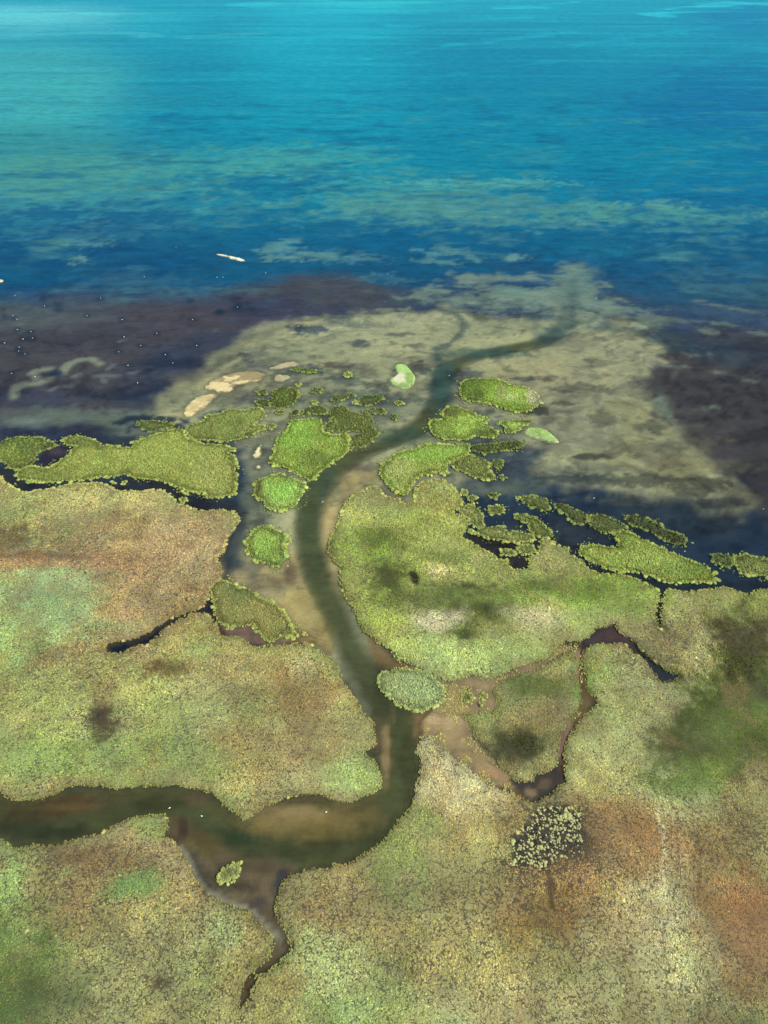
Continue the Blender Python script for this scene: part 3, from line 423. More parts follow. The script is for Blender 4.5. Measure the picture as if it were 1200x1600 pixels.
# darker runnels north of the channel
B_(375, 597, 80, 24, '#8f8a70', .6, .8, .4)
B_(905, 455, 26, 34, '#7a8f86', .7, .8, .6); B_(880, 512, 20, 14, '#4a5c5c', .9, .7, .4); B_(892, 490, 14, 20, '#506264', .8, .8, .4); B_(897, 462, 9, 20, '#5e7274', .7, .9, .5)
L_([(683, 560), (680, 545), (700, 538), (720, 520), (728, 505), (712, 490), (690, 484)], 1.6, '#4b585c', .8)
L_([(650, 548), (700, 555)], 1.0, '#55605e', .6)
# narrow dark water between western islets
P_([(-60, 715), (10, 728), (40, 750), (100, 762), (160, 755), (230, 745), (290, 760), (330, 780), (370, 785), (385, 800), (370, 870), (345, 920), (350, 890), (340, 840), (300, 790), (200, 770), (100, 775), (-60, 770)], '#31343e', .9, 1.0, .6)
P_(px('A', [(180, 290), (210, 250), (300, 225), (360, 240), (330, 280), (240, 335), (170, 325)]), '#322f44', 1, .6, .4); B_(90, 705, 14, 5, '#544a58', .8)
B_(290, 765, 40, 8, '#4f4a4a', .6); B_(370, 840, 16, 40, '#3d4850', .8); B_(365, 880, 12, 14, '#2d3a48', .8); B_(400, 850, 30, 12, '#5c625e', .6)
# dark backwater
P_(px('B', [(60, 235), (110, 225), (200, 250), (330, 255), (350, 240), (330, 300), (300, 360), (240, 365), (180, 310), (110, 265)]), '#343238', 1, .5, .3)
P_(px('B', [(400, 230), (520, 200), (640, 240), (560, 300), (470, 320), (400, 260)]), '#353c4a', .8, 1.5, 1)
# river channel
CHAN = [(-60, 1250), (0, 1262), (60, 1262), (100, 1276), (150, 1268), (200, 1250), (230, 1238), (270, 1240), (300, 1252), (340, 1277), (370, 1299), (420, 1308), (480, 1312), (540, 1306), (580, 1280), (603, 1240), (614, 1195), (614, 1160), (605, 1130), (582, 1100), (562, 1075), (542, 1045), (522, 1000), (505, 955), (490, 930), (475, 900), (465, 860), (462, 820), (466, 785), (480, 755), (500, 735), (530, 712), (570, 697), (610, 680), (650, 655), (668, 635), (676, 605), (679, 580), (688, 568), (740, 551), (780, 541), (830, 531), (852, 522), (868, 512),
        (880, 524), (850, 541), (800, 548), (760, 556), (725, 570), (705, 590), (700, 620), (690, 650), (670, 670), (630, 690), (590, 706), (550, 727), (525, 750), (507, 780), (500, 820), (505, 860), (515, 900), (535, 940), (550, 975), (567, 1010), (592, 1055), (615, 1090), (648, 1120), (654, 1170), (648, 1220), (634, 1265), (605, 1303), (560, 1333), (500, 1352), (450, 1352), (400, 1343), (345, 1318), (308, 1290), (280, 1275), (250, 1272), (200, 1285), (150, 1305), (100, 1312), (50, 1320), (0, 1308), (-60, 1297)]
P_([(560, 1060), (640, 1110), (660, 1170), (650, 1240), (600, 1320), (500, 1360), (400, 1350), (300, 1300), (200, 1290), (100, 1320), (-60, 1310), (-60, 1230), (100, 1240), (240, 1225), (320, 1240), (380, 1280), (480, 1240), (560, 1250), (605, 1215), (600, 1150)], '#5e5a3e', .9, .6, .2)
P_(CHAN, '#545a3e', .95, 1.5, .4, 4)
for a in [(690, 600, 22, 50, '#3c5a5c', .8), (760, 552, 70, 8, '#44605c', .8), (620, 680, 70, 14, '#435a4e', .7), (860, 525, 26, 14, '#4a646a', .6), (505, 745, 24, 40, '#465a4c', .6), (480, 830, 14, 60, '#4c5842', .7), (500, 900, 14, 50, '#4e5840', .6), (610, 1110, 30, 50, '#464c36', .7), (640, 1190, 14, 70, '#464a32', .7), (590, 1300, 40, 20, '#34402f', .8), (440, 1330, 90, 12, '#424530', .7), (250, 1255, 50, 12, '#42442e', .8), (60, 1300, 90, 14, '#34392c', .8), (370, 1310, 40, 14, '#33402f', .8),
          (480, 1282, 95, 24, '#8a7a50', .9), (520, 1300, 60, 12, '#6a603c', .75), (450, 1268, 60, 9, '#978460', .9), (560, 1275, 40, 14, '#6a6040', .6), (90, 1262, 60, 10, '#5d4c34', .8), (60, 1275, 60, 9, '#453a2a', .7), (110, 1250, 60, 6, '#55402f', .8), (470, 1250, 40, 4, '#4a3634', .8), (510, 1318, 40, 4, '#3e3c28', .6), (300, 1248, 20, 6, '#705c4a', .7),  # thin dark strip below the north bank is its shade, painted in
          (602, 1175, 8, 50, '#9c8a66', .9), (615, 1110, 4, 20, '#7c7050', .4), (592, 1150, 8, 30, '#6b5c48', .6)]:
    B_(*a[:6], soft=.5, amp=.35, sc=2)
# pool and creek south of the river
P_(px('F', [(160, 300), (230, 310), (330, 370), (450, 450), (560, 465), (660, 490), (610, 540), (575, 600), (580, 680), (625, 760), (620, 810), (560, 870), (490, 930), (460, 1020), (430, 1030), (450, 960), (480, 900), (560, 830), (570, 770), (500, 670), (400, 640), (300, 580), (200, 420), (150, 360)]), '#6a5e4c', 1, .5, .3)
for a in [(315, 1320, 34, 20, '#645b3a', .8), (300, 1350, 20, 20, '#4a4644', .7), (330, 1375, 24, 24, '#4c443c', .8), (380, 1385, 40, 12, '#4a4236', .8), (420, 1365, 16, 26, '#65594c', .8), (440, 1380, 12, 24, '#363844', .9), (400, 1410, 24, 10, '#3a353c', .8), (440, 1455, 7, 30, '#776a5c', .8), (405, 1520, 18, 8, '#3c3430', .8), (390, 1545, 8, 20, '#5c4438', .8), (285, 1295, 8, 22, '#4a3a34', .8)]:
    B_(*a[:6], soft=.5, amp=.4, sc=1.5)
L_(px('F', [(200, 405), (240, 470), (270, 535), (300, 575), (360, 612), (430, 648), (485, 662), (520, 700), (560, 740), (585, 770)]), .55, '#a8a494', .95, .3)
# dark creek and mud, western marsh
P_(px('D', [(560, 215), (595, 225), (575, 300), (600, 320), (550, 330), (430, 330), (300, 440), (130, 490), (70, 460), (200, 420), (440, 295)]), '#20283a', 1, .5, .1)
P_(px('D', [(570, 305), (640, 300), (770, 345), (830, 430), (990, 405), (1040, 440), (880, 450), (740, 440), (620, 410)]), '#5f4a40', 1, .4, .2)
B_(372, 1000, 26, 5, '#7c6250', .6); B_(470, 1000, 30, 6, '#8a7454', .8)
# mud flats by the river bend, ponds and creeks, east
P_(px('E', [(40, 60), (160, 110), (330, 150), (440, 145), (640, 45), (750, 30), (730, 240), (640, 480), (540, 550), (420, 500), (300, 420), (170, 350), (170, 260), (270, 200), (60, 120)]), '#79674a', 1, .7, .2)
P_(px('E', [(640, 40), (720, 30), (740, 0), (820, -10), (880, 80), (1000, 150), (990, 175), (930, 165), (850, 65), (720, 70), (660, 75)]), '#3d3038', 1, .4, .1)
P_(px('E', [(880, 75), (1000, 150), (995, 175), (930, 170), (870, 90)]), '#1d2234', 1, .4, .1)
P_(px('E', [(470, 480), (560, 450), (625, 410), (650, 480), (540, 555)]), '#3c3234', 1, .5, .2)
for a in [(828, 1238, 9, 7, '#8c7860', .8), (850, 1225, 9, 8, '#6b5848', .7), (690, 1125, 40, 16, '#917c5e', .8), (700, 1085, 16, 16, '#8e7556', .8), (745, 1160, 20, 14, '#6b584a', .7), (880, 1140, 8, 60, '#5c4038', .8), (905, 1050, 6, 40, '#7a5446', .7), (800, 1050, 60, 6, '#7c5f46', .6), (760, 1210, 50, 8, '#8a6c50', .6), (930, 1090, 10, 6, '#7a4c40', .7), (965, 995, 16, 6, '#4e3034', .7)]:
    B_(*a[:6], soft=.5, amp=.4, sc=1.5)
P_(px('B', [(780, 430), (815, 430), (800, 580), (780, 580)]), '#262a30', 1, .3, 0)
P_(px('B', [(490, 310), (560, 340), (800, 410), (1010, 410), (1200, 395), (1200, 440), (1000, 425), (800, 445), (560, 375)]), '#262d3c', .9, .6, .2)

PITS = px('R3', [(208, 325), (270, 318), (62, 380), (82, 436), (145, 445), (108, 480), (153, 475), (22, 498), (90, 518), (88, 535), (408, 371), (573, 389), (580, 470), (735, 453), (903, 388), (1030, 350), (1115, 330), (660, 510), (557, 540), (775, 552), (922, 510), (600, 603), (810, 592), (55, 640), (320, 508), (268, 342), (890, 300), (1110, 290), (1180, 335), (20, 372), (10, 340), (115, 550), (250, 640), (200, 290), (472, 288)]) + px('B', [(1170, 170), (960, 100), (985, 210), (1180, 60)]) + px('R4', [(213, 330), (498, 352), (498, 420), (130, 350)])
for k, (a, b) in enumerate(PITS):
    B_(a, b, 5 + 4 * ((k * 37) % 10) / 10, 2.8 + ((k * 53) % 10) / 5, '#26344c', .7, .8, .25, 1.2)

# bed height (metres, water level 0)
def z_base(x, y):
    return -np.interp(y, [0, 120, 200, 260, 400, 800, 3000], [.6, .7, .8, 1.3, 2.5, 6, 12])
BZ = Paint(z_base)
BZ.poly(FAN, -.22, 1, 3, 2); BZ.poly([(380, 700), (520, 880), (560, 1050), (400, 1000), (350, 900)], -.2, 1, 2, 1)
BZ.poly(CHAN, -1.1, 1, 1.5, .3)
BZ.blob(480, 1275, 80, 16, -.4, .9); BZ.blob(100, 1258, 60, 10, -.3, .9)
BZ.poly(px('E', [(100, 100), (330, 150), (440, 145), (640, 45), (700, 60), (690, 250), (630, 430), (480, 520), (420, 500), (300, 420), (190, 350), (190, 290), (270, 200)]), .05, 1, .8, .2)
BZ.poly(px('E', [(470, 480), (560, 450), (625, 410), (650, 480), (540, 555)]), -.15, 1, .5, .1)
BZ.poly(px('E', [(690, 40), (740, 0), (820, -10), (880, 80), (1000, 150), (990, 175), (930, 165), (850, 65), (720, 70)]), -.15, 1, .5, .1)
BZ.poly(px('D', [(590, 325), (640, 310), (770, 345), (830, 430), (950, 415), (880, 450), (740, 440), (640, 405)]), .05, 1, .5, .2)
BZ.poly(px('F', [(170, 330), (300, 400), (350, 480), (560, 500), (640, 495), (610, 540), (575, 600), (580, 680), (500, 670), (400, 640), (300, 580), (200, 420)]), -.18, 1, .8, .3)
for a, b in PITS: BZ.blob(a, b, 8, 6, -1.2, .8, .6, .1)

# ------------------------------------------------------------------ mesh helpers
def mesh_np(name, co, faces, mats, attrs=(), smooth=True):
    me = bpy.data.meshes.new(name)
    n, f = len(co), len(faces); k = faces.shape[1]
    me.vertices.add(n); me.vertices.foreach_set('co', np.ascontiguousarray(co, np.float32).ravel())
    me.loops.add(f * k); me.loops.foreach_set('vertex_index', np.ascontiguousarray(faces, np.int32).ravel())
    me.polygons.add(f); me.polygons.foreach_set('loop_start', np.arange(0, f * k, k, dtype=np.int32))
    try: me.polygons.foreach_set('loop_total', np.full(f, k, np.int32))
    except Exception: pass
    me.update(calc_edges=True)
    if smooth: me.polygons.foreach_set('use_smooth', np.ones(f, bool))
    for an, ty, val in attrs:
        a = me.attributes.new(an, ty, 'POINT')
        if ty == 'FLOAT_COLOR':
            c = np.ones((n, 4), np.float32); c[:, :3] = val; a.data.foreach_set('color', c.ravel())
        elif ty == 'FLOAT_VECTOR': a.data.foreach_set('vector', np.ascontiguousarray(val, np.float32).ravel())
        elif ty == 'INT': a.data.foreach_set('value', np.ascontiguousarray(val, np.int32))
        else: a.data.foreach_set('value', np.ascontiguousarray(val, np.float32))
    for m in (mats if isinstance(mats, (list, tuple)) else [mats]):
        if m: me.materials.append(m)
    return me
def link(name, me, parent=None, **props):
    o = bpy.data.objects.new(name, me); COL.objects.link(o)
    if parent: o.parent = parent
    for k, v in props.items(): o[k] = v
    return o
def nodes(name):
    m = bpy.data.materials.new(name); m.use_nodes = True
    t = m.node_tree; t.nodes.clear()
    return m, t, t.nodes.new, t.links.new
def math_(t, op, a, b=None, c=None):
    n = t.nodes.new('ShaderNodeMath'); n.operation = op
    for i, v in enumerate((a, b, c)):
        if v is None: continue
        if isinstance(v, (int, float)): n.inputs[i].default_value = v
        else: t.links.new(v, n.inputs[i])
    return n.outputs[0]
def noise_(t, vec, scale, detail=4, rough=.6):
    n = t.nodes.new('ShaderNodeTexNoise'); n.inputs['Scale'].default_value = scale; n.inputs['Detail'].default_value = detail; n.inputs['Roughness'].default_value = rough
    t.links.new(vec, n.inputs['Vector']); return n.outputs[0]
def scaled_(t, vec, s):
    n = t.nodes.new('ShaderNodeVectorMath'); n.operation = 'MULTIPLY'; n.inputs[1].default_value = s
    t.links.new(vec, n.inputs[0]); return n.outputs[0]
def colmul(t, col, fac):
    n = t.nodes.new('ShaderNodeVectorMath'); n.operation = 'SCALE'; t.links.new(col, n.inputs[0]); t.links.new(fac, n.inputs[3]); return n.outputs[0]

def mat_ground(name, gain,  rough, bump, s1, s2, lo=.7, hi=1.3):
    m, t, N, L = nodes(name)
    at = N('ShaderNodeAttribute'); at.attribute_name = 'cover'
    g = N('ShaderNodeNewGeometry')
    n1 = noise_(t, g.outputs['Position'], s1, 5, .65); n2 = noise_(t, g.outputs['Position'], s2, 3, .6)
    f = math_(t, 'MULTIPLY', math_(t, 'MULTIPLY_ADD', n1, hi - lo, lo + (hi - lo) * 0), math_(t, 'MULTIPLY_ADD', n2, .7, .65))
    c = colmul(t, at.outputs['Color'], math_(t, 'MULTIPLY', f, gain))
    b = N('ShaderNodeBsdfPrincipled'); L(c, b.inputs['Base Color']); b.inputs['Roughness'].default_value = rough
    b.inputs['Specular IOR Level'].default_value = .25
    bp = N('ShaderNodeBump'); bp.inputs['Distance'].default_value = bump; bp.inputs['Strength'].default_value = .8
    L(n2, bp.inputs['Height']); L(bp.outputs[0], b.inputs['Normal'])
    o = N('ShaderNodeOutputMaterial'); L(b.outputs[0], o.inputs[0])
    return m
M_BED = mat_ground('silt_and_sand', KW, .8, .05, .5, 2.5, .72, 1.28)
t = M_BED.node_tree      # rags of drowned weed and flecks of dark silt, finer than the bed mesh
pos = [n for n in t.nodes if n.bl_idname == 'ShaderNodeNewGeometry'][0].outputs['Position']
bsdf = [n for n in t.nodes if n.bl_idname == 'ShaderNodeBsdfPrincipled'][0]
rot = t.nodes.new('ShaderNodeVectorRotate'); rot.rotation_type = 'Z_AXIS'; rot.inputs['Angle'].default_value = .38; t.links.new(pos, rot.inputs['Vector'])
wp = t.nodes.new('ShaderNodeTexNoise'); wp.inputs['Scale'].default_value = .06; wp.inputs['Detail'].default_value = 3; t.links.new(rot.outputs[0], wp.inputs['Vector'])
wv = t.nodes.new('ShaderNodeVectorMath'); wv.operation = 'MULTIPLY_ADD'; wv.inputs[1].default_value = (14, 14, 0); t.links.new(wp.outputs['Color'], wv.inputs[0]); t.links.new(rot.outputs[0], wv.inputs[2])
na = noise_(t, scaled_(t, wv.outputs[0], (.10, .32, 1)), 1.0, 9, .68); nb = noise_(t, scaled_(t, wv.outputs[0], (.8, 1.1, 1)), 1.0, 4, .6)
def ramp_(v, a, b, hi):
    r = t.nodes.new('ShaderNodeMapRange'); r.interpolation_type = 'SMOOTHSTEP'; r.inputs[1].default_value = a; r.inputs[2].default_value = b; r.inputs[3].default_value = 1; r.inputs[4].default_value = hi
    t.links.new(v, r.inputs[0]); return r.outputs[0]
fac = math_(t, 'MULTIPLY', ramp_(na, .54, .66, .62), ramp_(nb, .66, .74, .6))
src = bsdf.inputs['Base Color'].links[0].from_socket
t.links.new(colmul(t, src, fac), bsdf.inputs['Base Color'])
M_SOIL = mat_ground('marsh_soil', KL * .60, .9, .15, 1.2, 4, .7, 1.3)
def worm_marks(m):
    """short wandering gaps in the sward, showing peat"""
    t = m.node_tree
    pos = [n for n in t.nodes if n.bl_idname == 'ShaderNodeNewGeometry'][0].outputs['Position']
    bsdf = [n for n in t.nodes if n.bl_idname == 'ShaderNodeBsdfPrincipled'][0]
    ga = t.nodes.new('ShaderNodeAttribute'); ga.attribute_name = 'gap'
    n1 = noise_(t, pos, 1.5, 2, .55); n2 = noise_(t, pos, .9, 3, .6)
    ridge = math_(t, 'ABSOLUTE', math_(t, 'SUBTRACT', n1, .5))
    wid = math_(t, 'MULTIPLY', math_(t, 'MULTIPLY_ADD', ga.outputs['Fac'], .09, .026), math_(t, 'MULTIPLY_ADD', n2, 4.0, -.95))
    q = math_(t, 'DIVIDE', ridge, math_(t, 'MAXIMUM', wid, .0005))
    r = t.nodes.new('ShaderNodeMapRange'); r.interpolation_type = 'SMOOTHSTEP'; r.inputs[1].default_value = .5; r.inputs[2].default_value = 1.2; r.inputs[3].default_value = 1; r.inputs[4].default_value = 0
    t.links.new(q, r.inputs[0])
    mx = t.nodes.new('ShaderNodeMix'); mx.data_type = 'RGBA'; mx.inputs[7].default_value = (.045, .032, .018, 1)
    t.links.new(math_(t, 'MULTIPLY', r.outputs[0], .85), mx.inputs[0]); t.links.new(bsdf.inputs['Base Color'].links[0].from_socket, mx.inputs[6])
    t.links.new(mx.outputs[2], bsdf.inputs['Base Color'])
worm_marks(M_SOIL)
M_SAND = mat_ground('dry_sand', KW, .9, .05, 1.0, 6, .85, 1.2)
M_TURF = mat_ground('short_turf', KL * .9, .9, .08, 1.0, 6, .8, 1.2)

def mat_tuft():
    m, t, N, L = nodes('marsh_grass')
    at = N('ShaderNodeAttribute'); at.attribute_type = 'INSTANCER'; at.attribute_name = 'cover'
    tc = N('ShaderNodeNewGeometry')
    n = noise_(t, tc.outputs['Position'], 7.0, 3, .7)
    c = scaled_(t, colmul(t, at.outputs['Color'], math_(t, 'MULTIPLY', math_(t, 'MULTIPLY_ADD', n, .9, .55), KL)), (1.12, 1.08, .93))
    d = N('ShaderNodeBsdfDiffuse'); L(c, d.inputs[0]); tr = N('ShaderNodeBsdfTranslucent'); L(c, tr.inputs[0])
    mx = N('ShaderNodeMixShader'); mx.inputs[0].default_value = .22; L(d.outputs[0], mx.inputs[1]); L(tr.outputs[0], mx.inputs[2])
    o = N('ShaderNodeOutputMaterial'); L(mx.outputs[0], o.inputs[0])
    return m
M_TUFT = mat_tuft()

def mat_water():
    m, t, N, L = nodes('lake_water')
    at = N('ShaderNodeAttribute'); at.attribute_name = 'cover'
    ad = N('ShaderNodeAttribute'); ad.attribute_name = 'murk'
    g = N('ShaderNodeNewGeometry'); pos = g.outputs['Position']
    # wind ripples: short crests running across the lake
    r1 = noise_(t, scaled_(t, pos, (.35, 1.0, 1)), 1.1, 4, .6)
    r2 = noise_(t, scaled_(t, pos, (.06, .22, 1)), 1.0, 3, .55)
    r3 = noise_(t, scaled_(t, pos, (.0035, .02, 1)), 1.0, 4, .6)       # slicks
    hgt = math_(t, 'ADD', math_(t, 'MULTIPLY', r1, .10), math_(t, 'MULTIPLY', r2, .35))
    bp = N('ShaderNodeBump'); bp.inputs['Distance'].default_value = 1.0; L(hgt, bp.inputs['Height'])
    L(math_(t, 'MULTIPLY', ad.outputs['Fac'], .9), bp.inputs['Strength'])
    r4 = noise_(t, scaled_(t, pos, (.10, .17, 1)), 1.0, 8, .72)
    var = math_(t, 'MULTIPLY', math_(t, 'MULTIPLY', math_(t, 'MULTIPLY_ADD', r1, .5, .75), math_(t, 'MULTIPLY_ADD', r2, .3, .85)), math_(t, 'MULTIPLY_ADD', r4, 1.3, .35))
    c = colmul(t, at.outputs['Color'], math_(t, 'MULTIPLY', var, .47))
    df = N('ShaderNodeBsdfDiffuse'); L(c, df.inputs[0])
    tr = N('ShaderNodeBsdfTransparent'); tr.inputs[0].default_value = (.98, .97, .91, 1)
    mx = N('ShaderNodeMixShader'); L(ad.outputs['Fac'], mx.inputs[0]); L(tr.outputs[0], mx.inputs[1]); L(df.outputs[0], mx.inputs[2])
    gl = N('ShaderNodeBsdfGlossy'); L(bp.outputs[0], gl.inputs['Normal']); gl.inputs[0].default_value = (1, 1, 1, 1)
    L(math_(t, 'MULTIPLY_ADD', r3, .25, .12), gl.inputs['Roughness'])
    fr = N('ShaderNodeFresnel'); fr.inputs[0].default_value = 1.33; L(bp.outputs[0], fr.inputs['Normal'])
    m2 = N('ShaderNodeMixShader'); L(math_(t, 'MULTIPLY', fr.outputs[0], .19), m2.inputs[0]); L(mx.outputs[0], m2.inputs[1]); L(gl.outputs[0], m2.inputs[2])
    o = N('ShaderNodeOutputMaterial'); L(m2.outputs[0], o.inputs[0])
    return m
M_WATER = mat_water()

# ------------------------------------------------------------------ lake bed and water sheets
def fan_grid(y_near, step, growth, ncol):
    ys = list(np.arange(-45, y_near, step)); st = step
    while ys[-1] < 16000:
        st = max(step, ys[-1] * growth); ys.append(ys[-1] + st)
        if ys[-1] > 1700: growth = .06
    ys = np.array(ys)
    hw = 1.5 * (600 / FPX) * (np.maximum(ys, 0) * cp_ + H * sp_) + 15
    s = np.linspace(-1, 1, ncol)
    X = hw[:, None] * s[None]; Y = np.repeat(ys[:, None], ncol, 1)
    r, c = len(ys), ncol
    i = np.arange(r * c).reshape(r, c)
    F = np.stack([i[:-1, :-1], i[:-1, 1:], i[1:, 1:], i[1:, :-1]], -1).reshape(-1, 4)
    return X.ravel(), Y.ravel(), F
def near_land(x, y, margin):
    """distance to the nearest land edge (negative inside), capped at margin"""
    d = np.full(x.shape, margin)
    for P in [l[0] for l in lands] + isl_w + pale_w + sand_w:
        m = (x > P[:, 0].min() - margin) & (x < P[:, 0].max() + margin) & (y > P[:, 1].min() - margin) & (y < P[:, 1].max() + margin)
        if m.any(): d[m] = np.minimum(d[m], sdf(P, x[m], y[m]))
    return d
def silted(x, y, z, c):
    """threads and rags of weed and dark silt lying on the shallow sand"""
    c = c * (1 + (1 - sst(230, 330, y))[:, None] * np.array([.05, .02, -.05]))
    wx, wy = fbm(x, y, 22, 4, 34) * 9, fbm(x, y, 22, 4, 35) * 9
    rx, ry = (x + wx) * .93 + (y + wy) * .37, -(x + wx) * .37 + (y + wy) * .93
    f = fbm(rx * .3, ry, 5, 6, 33); g = fbm(x, y, 3.2, 5, 36); h = fbm(rx * .35, ry, 16, 4, 37)
    sh = sst(-1.5, -.25, z) * sst(90, 130, y) + .45 * sst(-3, -.4, z)
    w = np.clip(.50 * sst(.08, .5, f + .35 * h) + .55 * sst(.42, .62, g + .25 * h), 0, .8) * np.clip(sh, 0, 1)
    c = c * (1 - w[:, None]) + w[:, None] * c * np.array([.42, .40, .50])
    w = sst(.1, .6, -f - .3 * h) * .35 * np.clip(sh, 0, 1)
    c = c * (1 + w[:, None] * np.array([.5, .42, .25]))
    return c
x, y, F = fan_grid(245, .62, .011, 470)
c = BC(x, y); z = BZ(x, y)
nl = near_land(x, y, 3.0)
edge_shade = 0.42 * (1 - sst(.1, 1.6, nl + .5 * fbm(x, y, 1.5, 3, 77)))  # dark shadow outline along land edges, painted into the bed colour
edge_shade *= np.where(z > -.02, .6, 1)
c = c * (1 - edge_shade[:, None]) + edge_shade[:, None] * lin('#262f36')
z = z + .06 * fbm(x, y, 4, 4, 9) * np.clip(-z + .1, .15, 1)
z = np.where(nl < -1.2, np.minimum(z, -.45), z)
c = silted(x, y, z, c)
c *= (1 + .16 * fbm(x, y, 2.2, 4, 31) + .10 * fbm(x * .5, y, 12, 3, 32))[:, None]
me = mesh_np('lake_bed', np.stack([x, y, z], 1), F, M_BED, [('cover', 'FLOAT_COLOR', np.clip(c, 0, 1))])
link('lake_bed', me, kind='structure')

x, y, F = fan_grid(245, 1.0, .0048, 460)
c = BC(x, y); z = BZ(x, y)
murk = np.clip(1 - np.exp(np.minimum(z, 0) * 1.5), .0, .97)
murk = np.clip(murk, .08, .97)
c = silted(x, y, z, c)
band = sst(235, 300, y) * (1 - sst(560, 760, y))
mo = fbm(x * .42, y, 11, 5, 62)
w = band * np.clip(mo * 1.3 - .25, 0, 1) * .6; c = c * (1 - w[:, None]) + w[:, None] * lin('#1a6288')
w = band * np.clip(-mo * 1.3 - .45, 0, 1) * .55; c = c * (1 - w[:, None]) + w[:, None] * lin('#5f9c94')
st = fbm(x * .1, y, 16, 4, 61)                                    # long wind streaks: sky reflection painted into the water colour
w = sst(380, 900, y) * np.clip(st, 0, 1)[..., None].ravel() * .3
c = c * (1 - w[:, None]) + w[:, None] * lin('#45cdd8')
w = sst(260, 500, y) * np.clip(-st - .1, 0, 1) * .35
c = c * (1 - w[:, None]) + w[:, None] * lin('#0c7f9c')
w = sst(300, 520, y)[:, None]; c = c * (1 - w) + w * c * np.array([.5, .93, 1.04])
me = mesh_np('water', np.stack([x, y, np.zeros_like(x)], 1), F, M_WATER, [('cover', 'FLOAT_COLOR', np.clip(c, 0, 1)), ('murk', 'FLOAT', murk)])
link('water', me, kind='structure')

# ------------------------------------------------------------------ grass tussock shapes and the node group that stands them on points
rng = np.random.default_rng(7)
def tuft_mesh(seed, blades, core):
    r = np.random.default_rng(seed); V = []; T = []
    n = 7
    if core:
        V.append((0, 0, .62))
        for k, (rr, zz) in enumerate([(.45, .5), (.85, .05)]):
            for a in range(n):
                t = 2 * math.pi * (a + .5 * k) / n; q = rr * r.uniform(.75, 1.2)
                V.append((q * math.cos(t), q * math.sin(t), zz * r.uniform(.7, 1.3)))
        for a in range(n):
            b = (a + 1) % n
            T += [(0, 1 + a, 1 + b), (1 + a, 1 + n + a, 1 + b), (1 + b, 1 + n + a, 1 + n + b)]
    for k in range(blades):
        t = r.uniform(0, 2 * math.pi); b0 = r.uniform(0, .55); le = r.uniform(.35, .75); w = r.uniform(.05, .11)
        ca, sa = math.cos(t), math.sin(t); h = r.uniform(.5, 1.0)
        p0 = (b0 * ca, b0 * sa, .15); p1 = ((b0 + le * .45) * ca, (b0 + le * .45) * sa, h); p2 = ((b0 + le) * ca, (b0 + le) * sa, h * r.uniform(.2, .8))
        i = len(V)
        V += [(p0[0] - w * sa, p0[1] + w * ca, p0[2]), (p0[0] + w * sa, p0[1] - w * ca, p0[2]), (p1[0] - w * sa, p1[1] + w * ca, p1[2]), (p1[0] + w * sa, p1[1] - w * ca, p1[2]), p2]
        T += [(i, i + 1, i + 3), (i, i + 3, i + 2), (i + 2, i + 3, i + 4)]
    return mesh_np('tussock', np.array(V), np.array(T), M_TUFT, smooth=False)
def clump_mesh(seed):
    r = np.random.default_rng(seed); V = [(0, 0, 1.0)]; T = []; n = 11
    rings = [(.35, .93), (.68, .72), (.92, .35), (1.0, -.2)]
    for k, (rr, zz) in enumerate(rings):
        for a in range(n):
            t = 2 * math.pi * (a + .5 * (k % 2)) / n; q = rr * r.uniform(.82, 1.14)
            V.append((q * math.cos(t), q * math.sin(t), zz * r.uniform(.75, 1.2) if zz > 0 else zz))
    for a in range(n):
        T.append((0, 1 + a, 1 + (a + 1) % n))
    for k in range(3):
        o1, o2 = 1 + k * n, 1 + (k + 1) * n
        for a in range(n):
            b = (a + 1) % n
            T += [(o1 + a, o2 + a, o1 + b), (o1 + b, o2 + a, o2 + b)]
    for k in range(16):
        t = r.uniform(0, 6.283); q = r.uniform(.1, .85); zc = math.sqrt(max(0, 1 - q * q)) * .95; w = .07
        ca, sa = math.cos(t), math.sin(t); i = len(V)
        V += [(q * ca - w * sa, q * sa + w * ca, zc), (q * ca + w * sa, q * sa - w * ca, zc), ((q + .28) * ca, (q + .28) * sa, zc + .18 - q * .2)]
        T += [(i, i + 1, i + 2)]
    return mesh_np('tussock', np.array(V), np.array(T), M_TUFT, smooth=False)
shapes = [tuft_mesh(1, 14, True), tuft_mesh(2, 16, True), tuft_mesh(3, 18, True), clump_mesh(4), clump_mesh(5), clump_mesh(6)]
shape_obs = [bpy.data.objects.new('tussock_shape', s) for s in shapes]     # never linked: only their meshes are used
ng = bpy.data.node_groups.new('grass_on_points', 'GeometryNodeTree')
ng.interface.new_socket('Geometry', in_out='INPUT', socket_type='NodeSocketGeometry')
ng.interface.new_socket('Geometry', in_out='OUTPUT', socket_type='NodeSocketGeometry')
gi = ng.nodes.new('NodeGroupInput'); go = ng.nodes.new('NodeGroupOutput')
jn = ng.nodes.new('GeometryNodeJoinGeometry')
for o in reversed(shape_obs):
    oi = ng.nodes.new('GeometryNodeObjectInfo'); oi.inputs['Object'].default_value = o; oi.inputs['As Instance'].default_value = True
    ng.links.new(oi.outputs['Geometry'], jn.inputs[0])
ip = ng.nodes.new('GeometryNodeInstanceOnPoints'); ip.inputs['Pick Instance'].default_value = True
def named(n, ty):
    a = ng.nodes.new('GeometryNodeInputNamedAttribute'); a.data_type = ty; a.inputs['Name'].default_value = n; return a.outputs[0]
ng.links.new(gi.outputs[0], ip.inputs['Points']); ng.links.new(jn.outputs[0], ip.inputs['Instance'])
ng.links.new(named('which', 'INT'), ip.inputs['Instance Index'])
ng.links.new(named('turn', 'FLOAT_VECTOR'), ip.inputs['Rotation'])
ng.links.new(named('size', 'FLOAT_VECTOR'), ip.inputs['Scale'])
ng.links.new(ip.outputs[0], go.inputs[0])
TOT = [0]
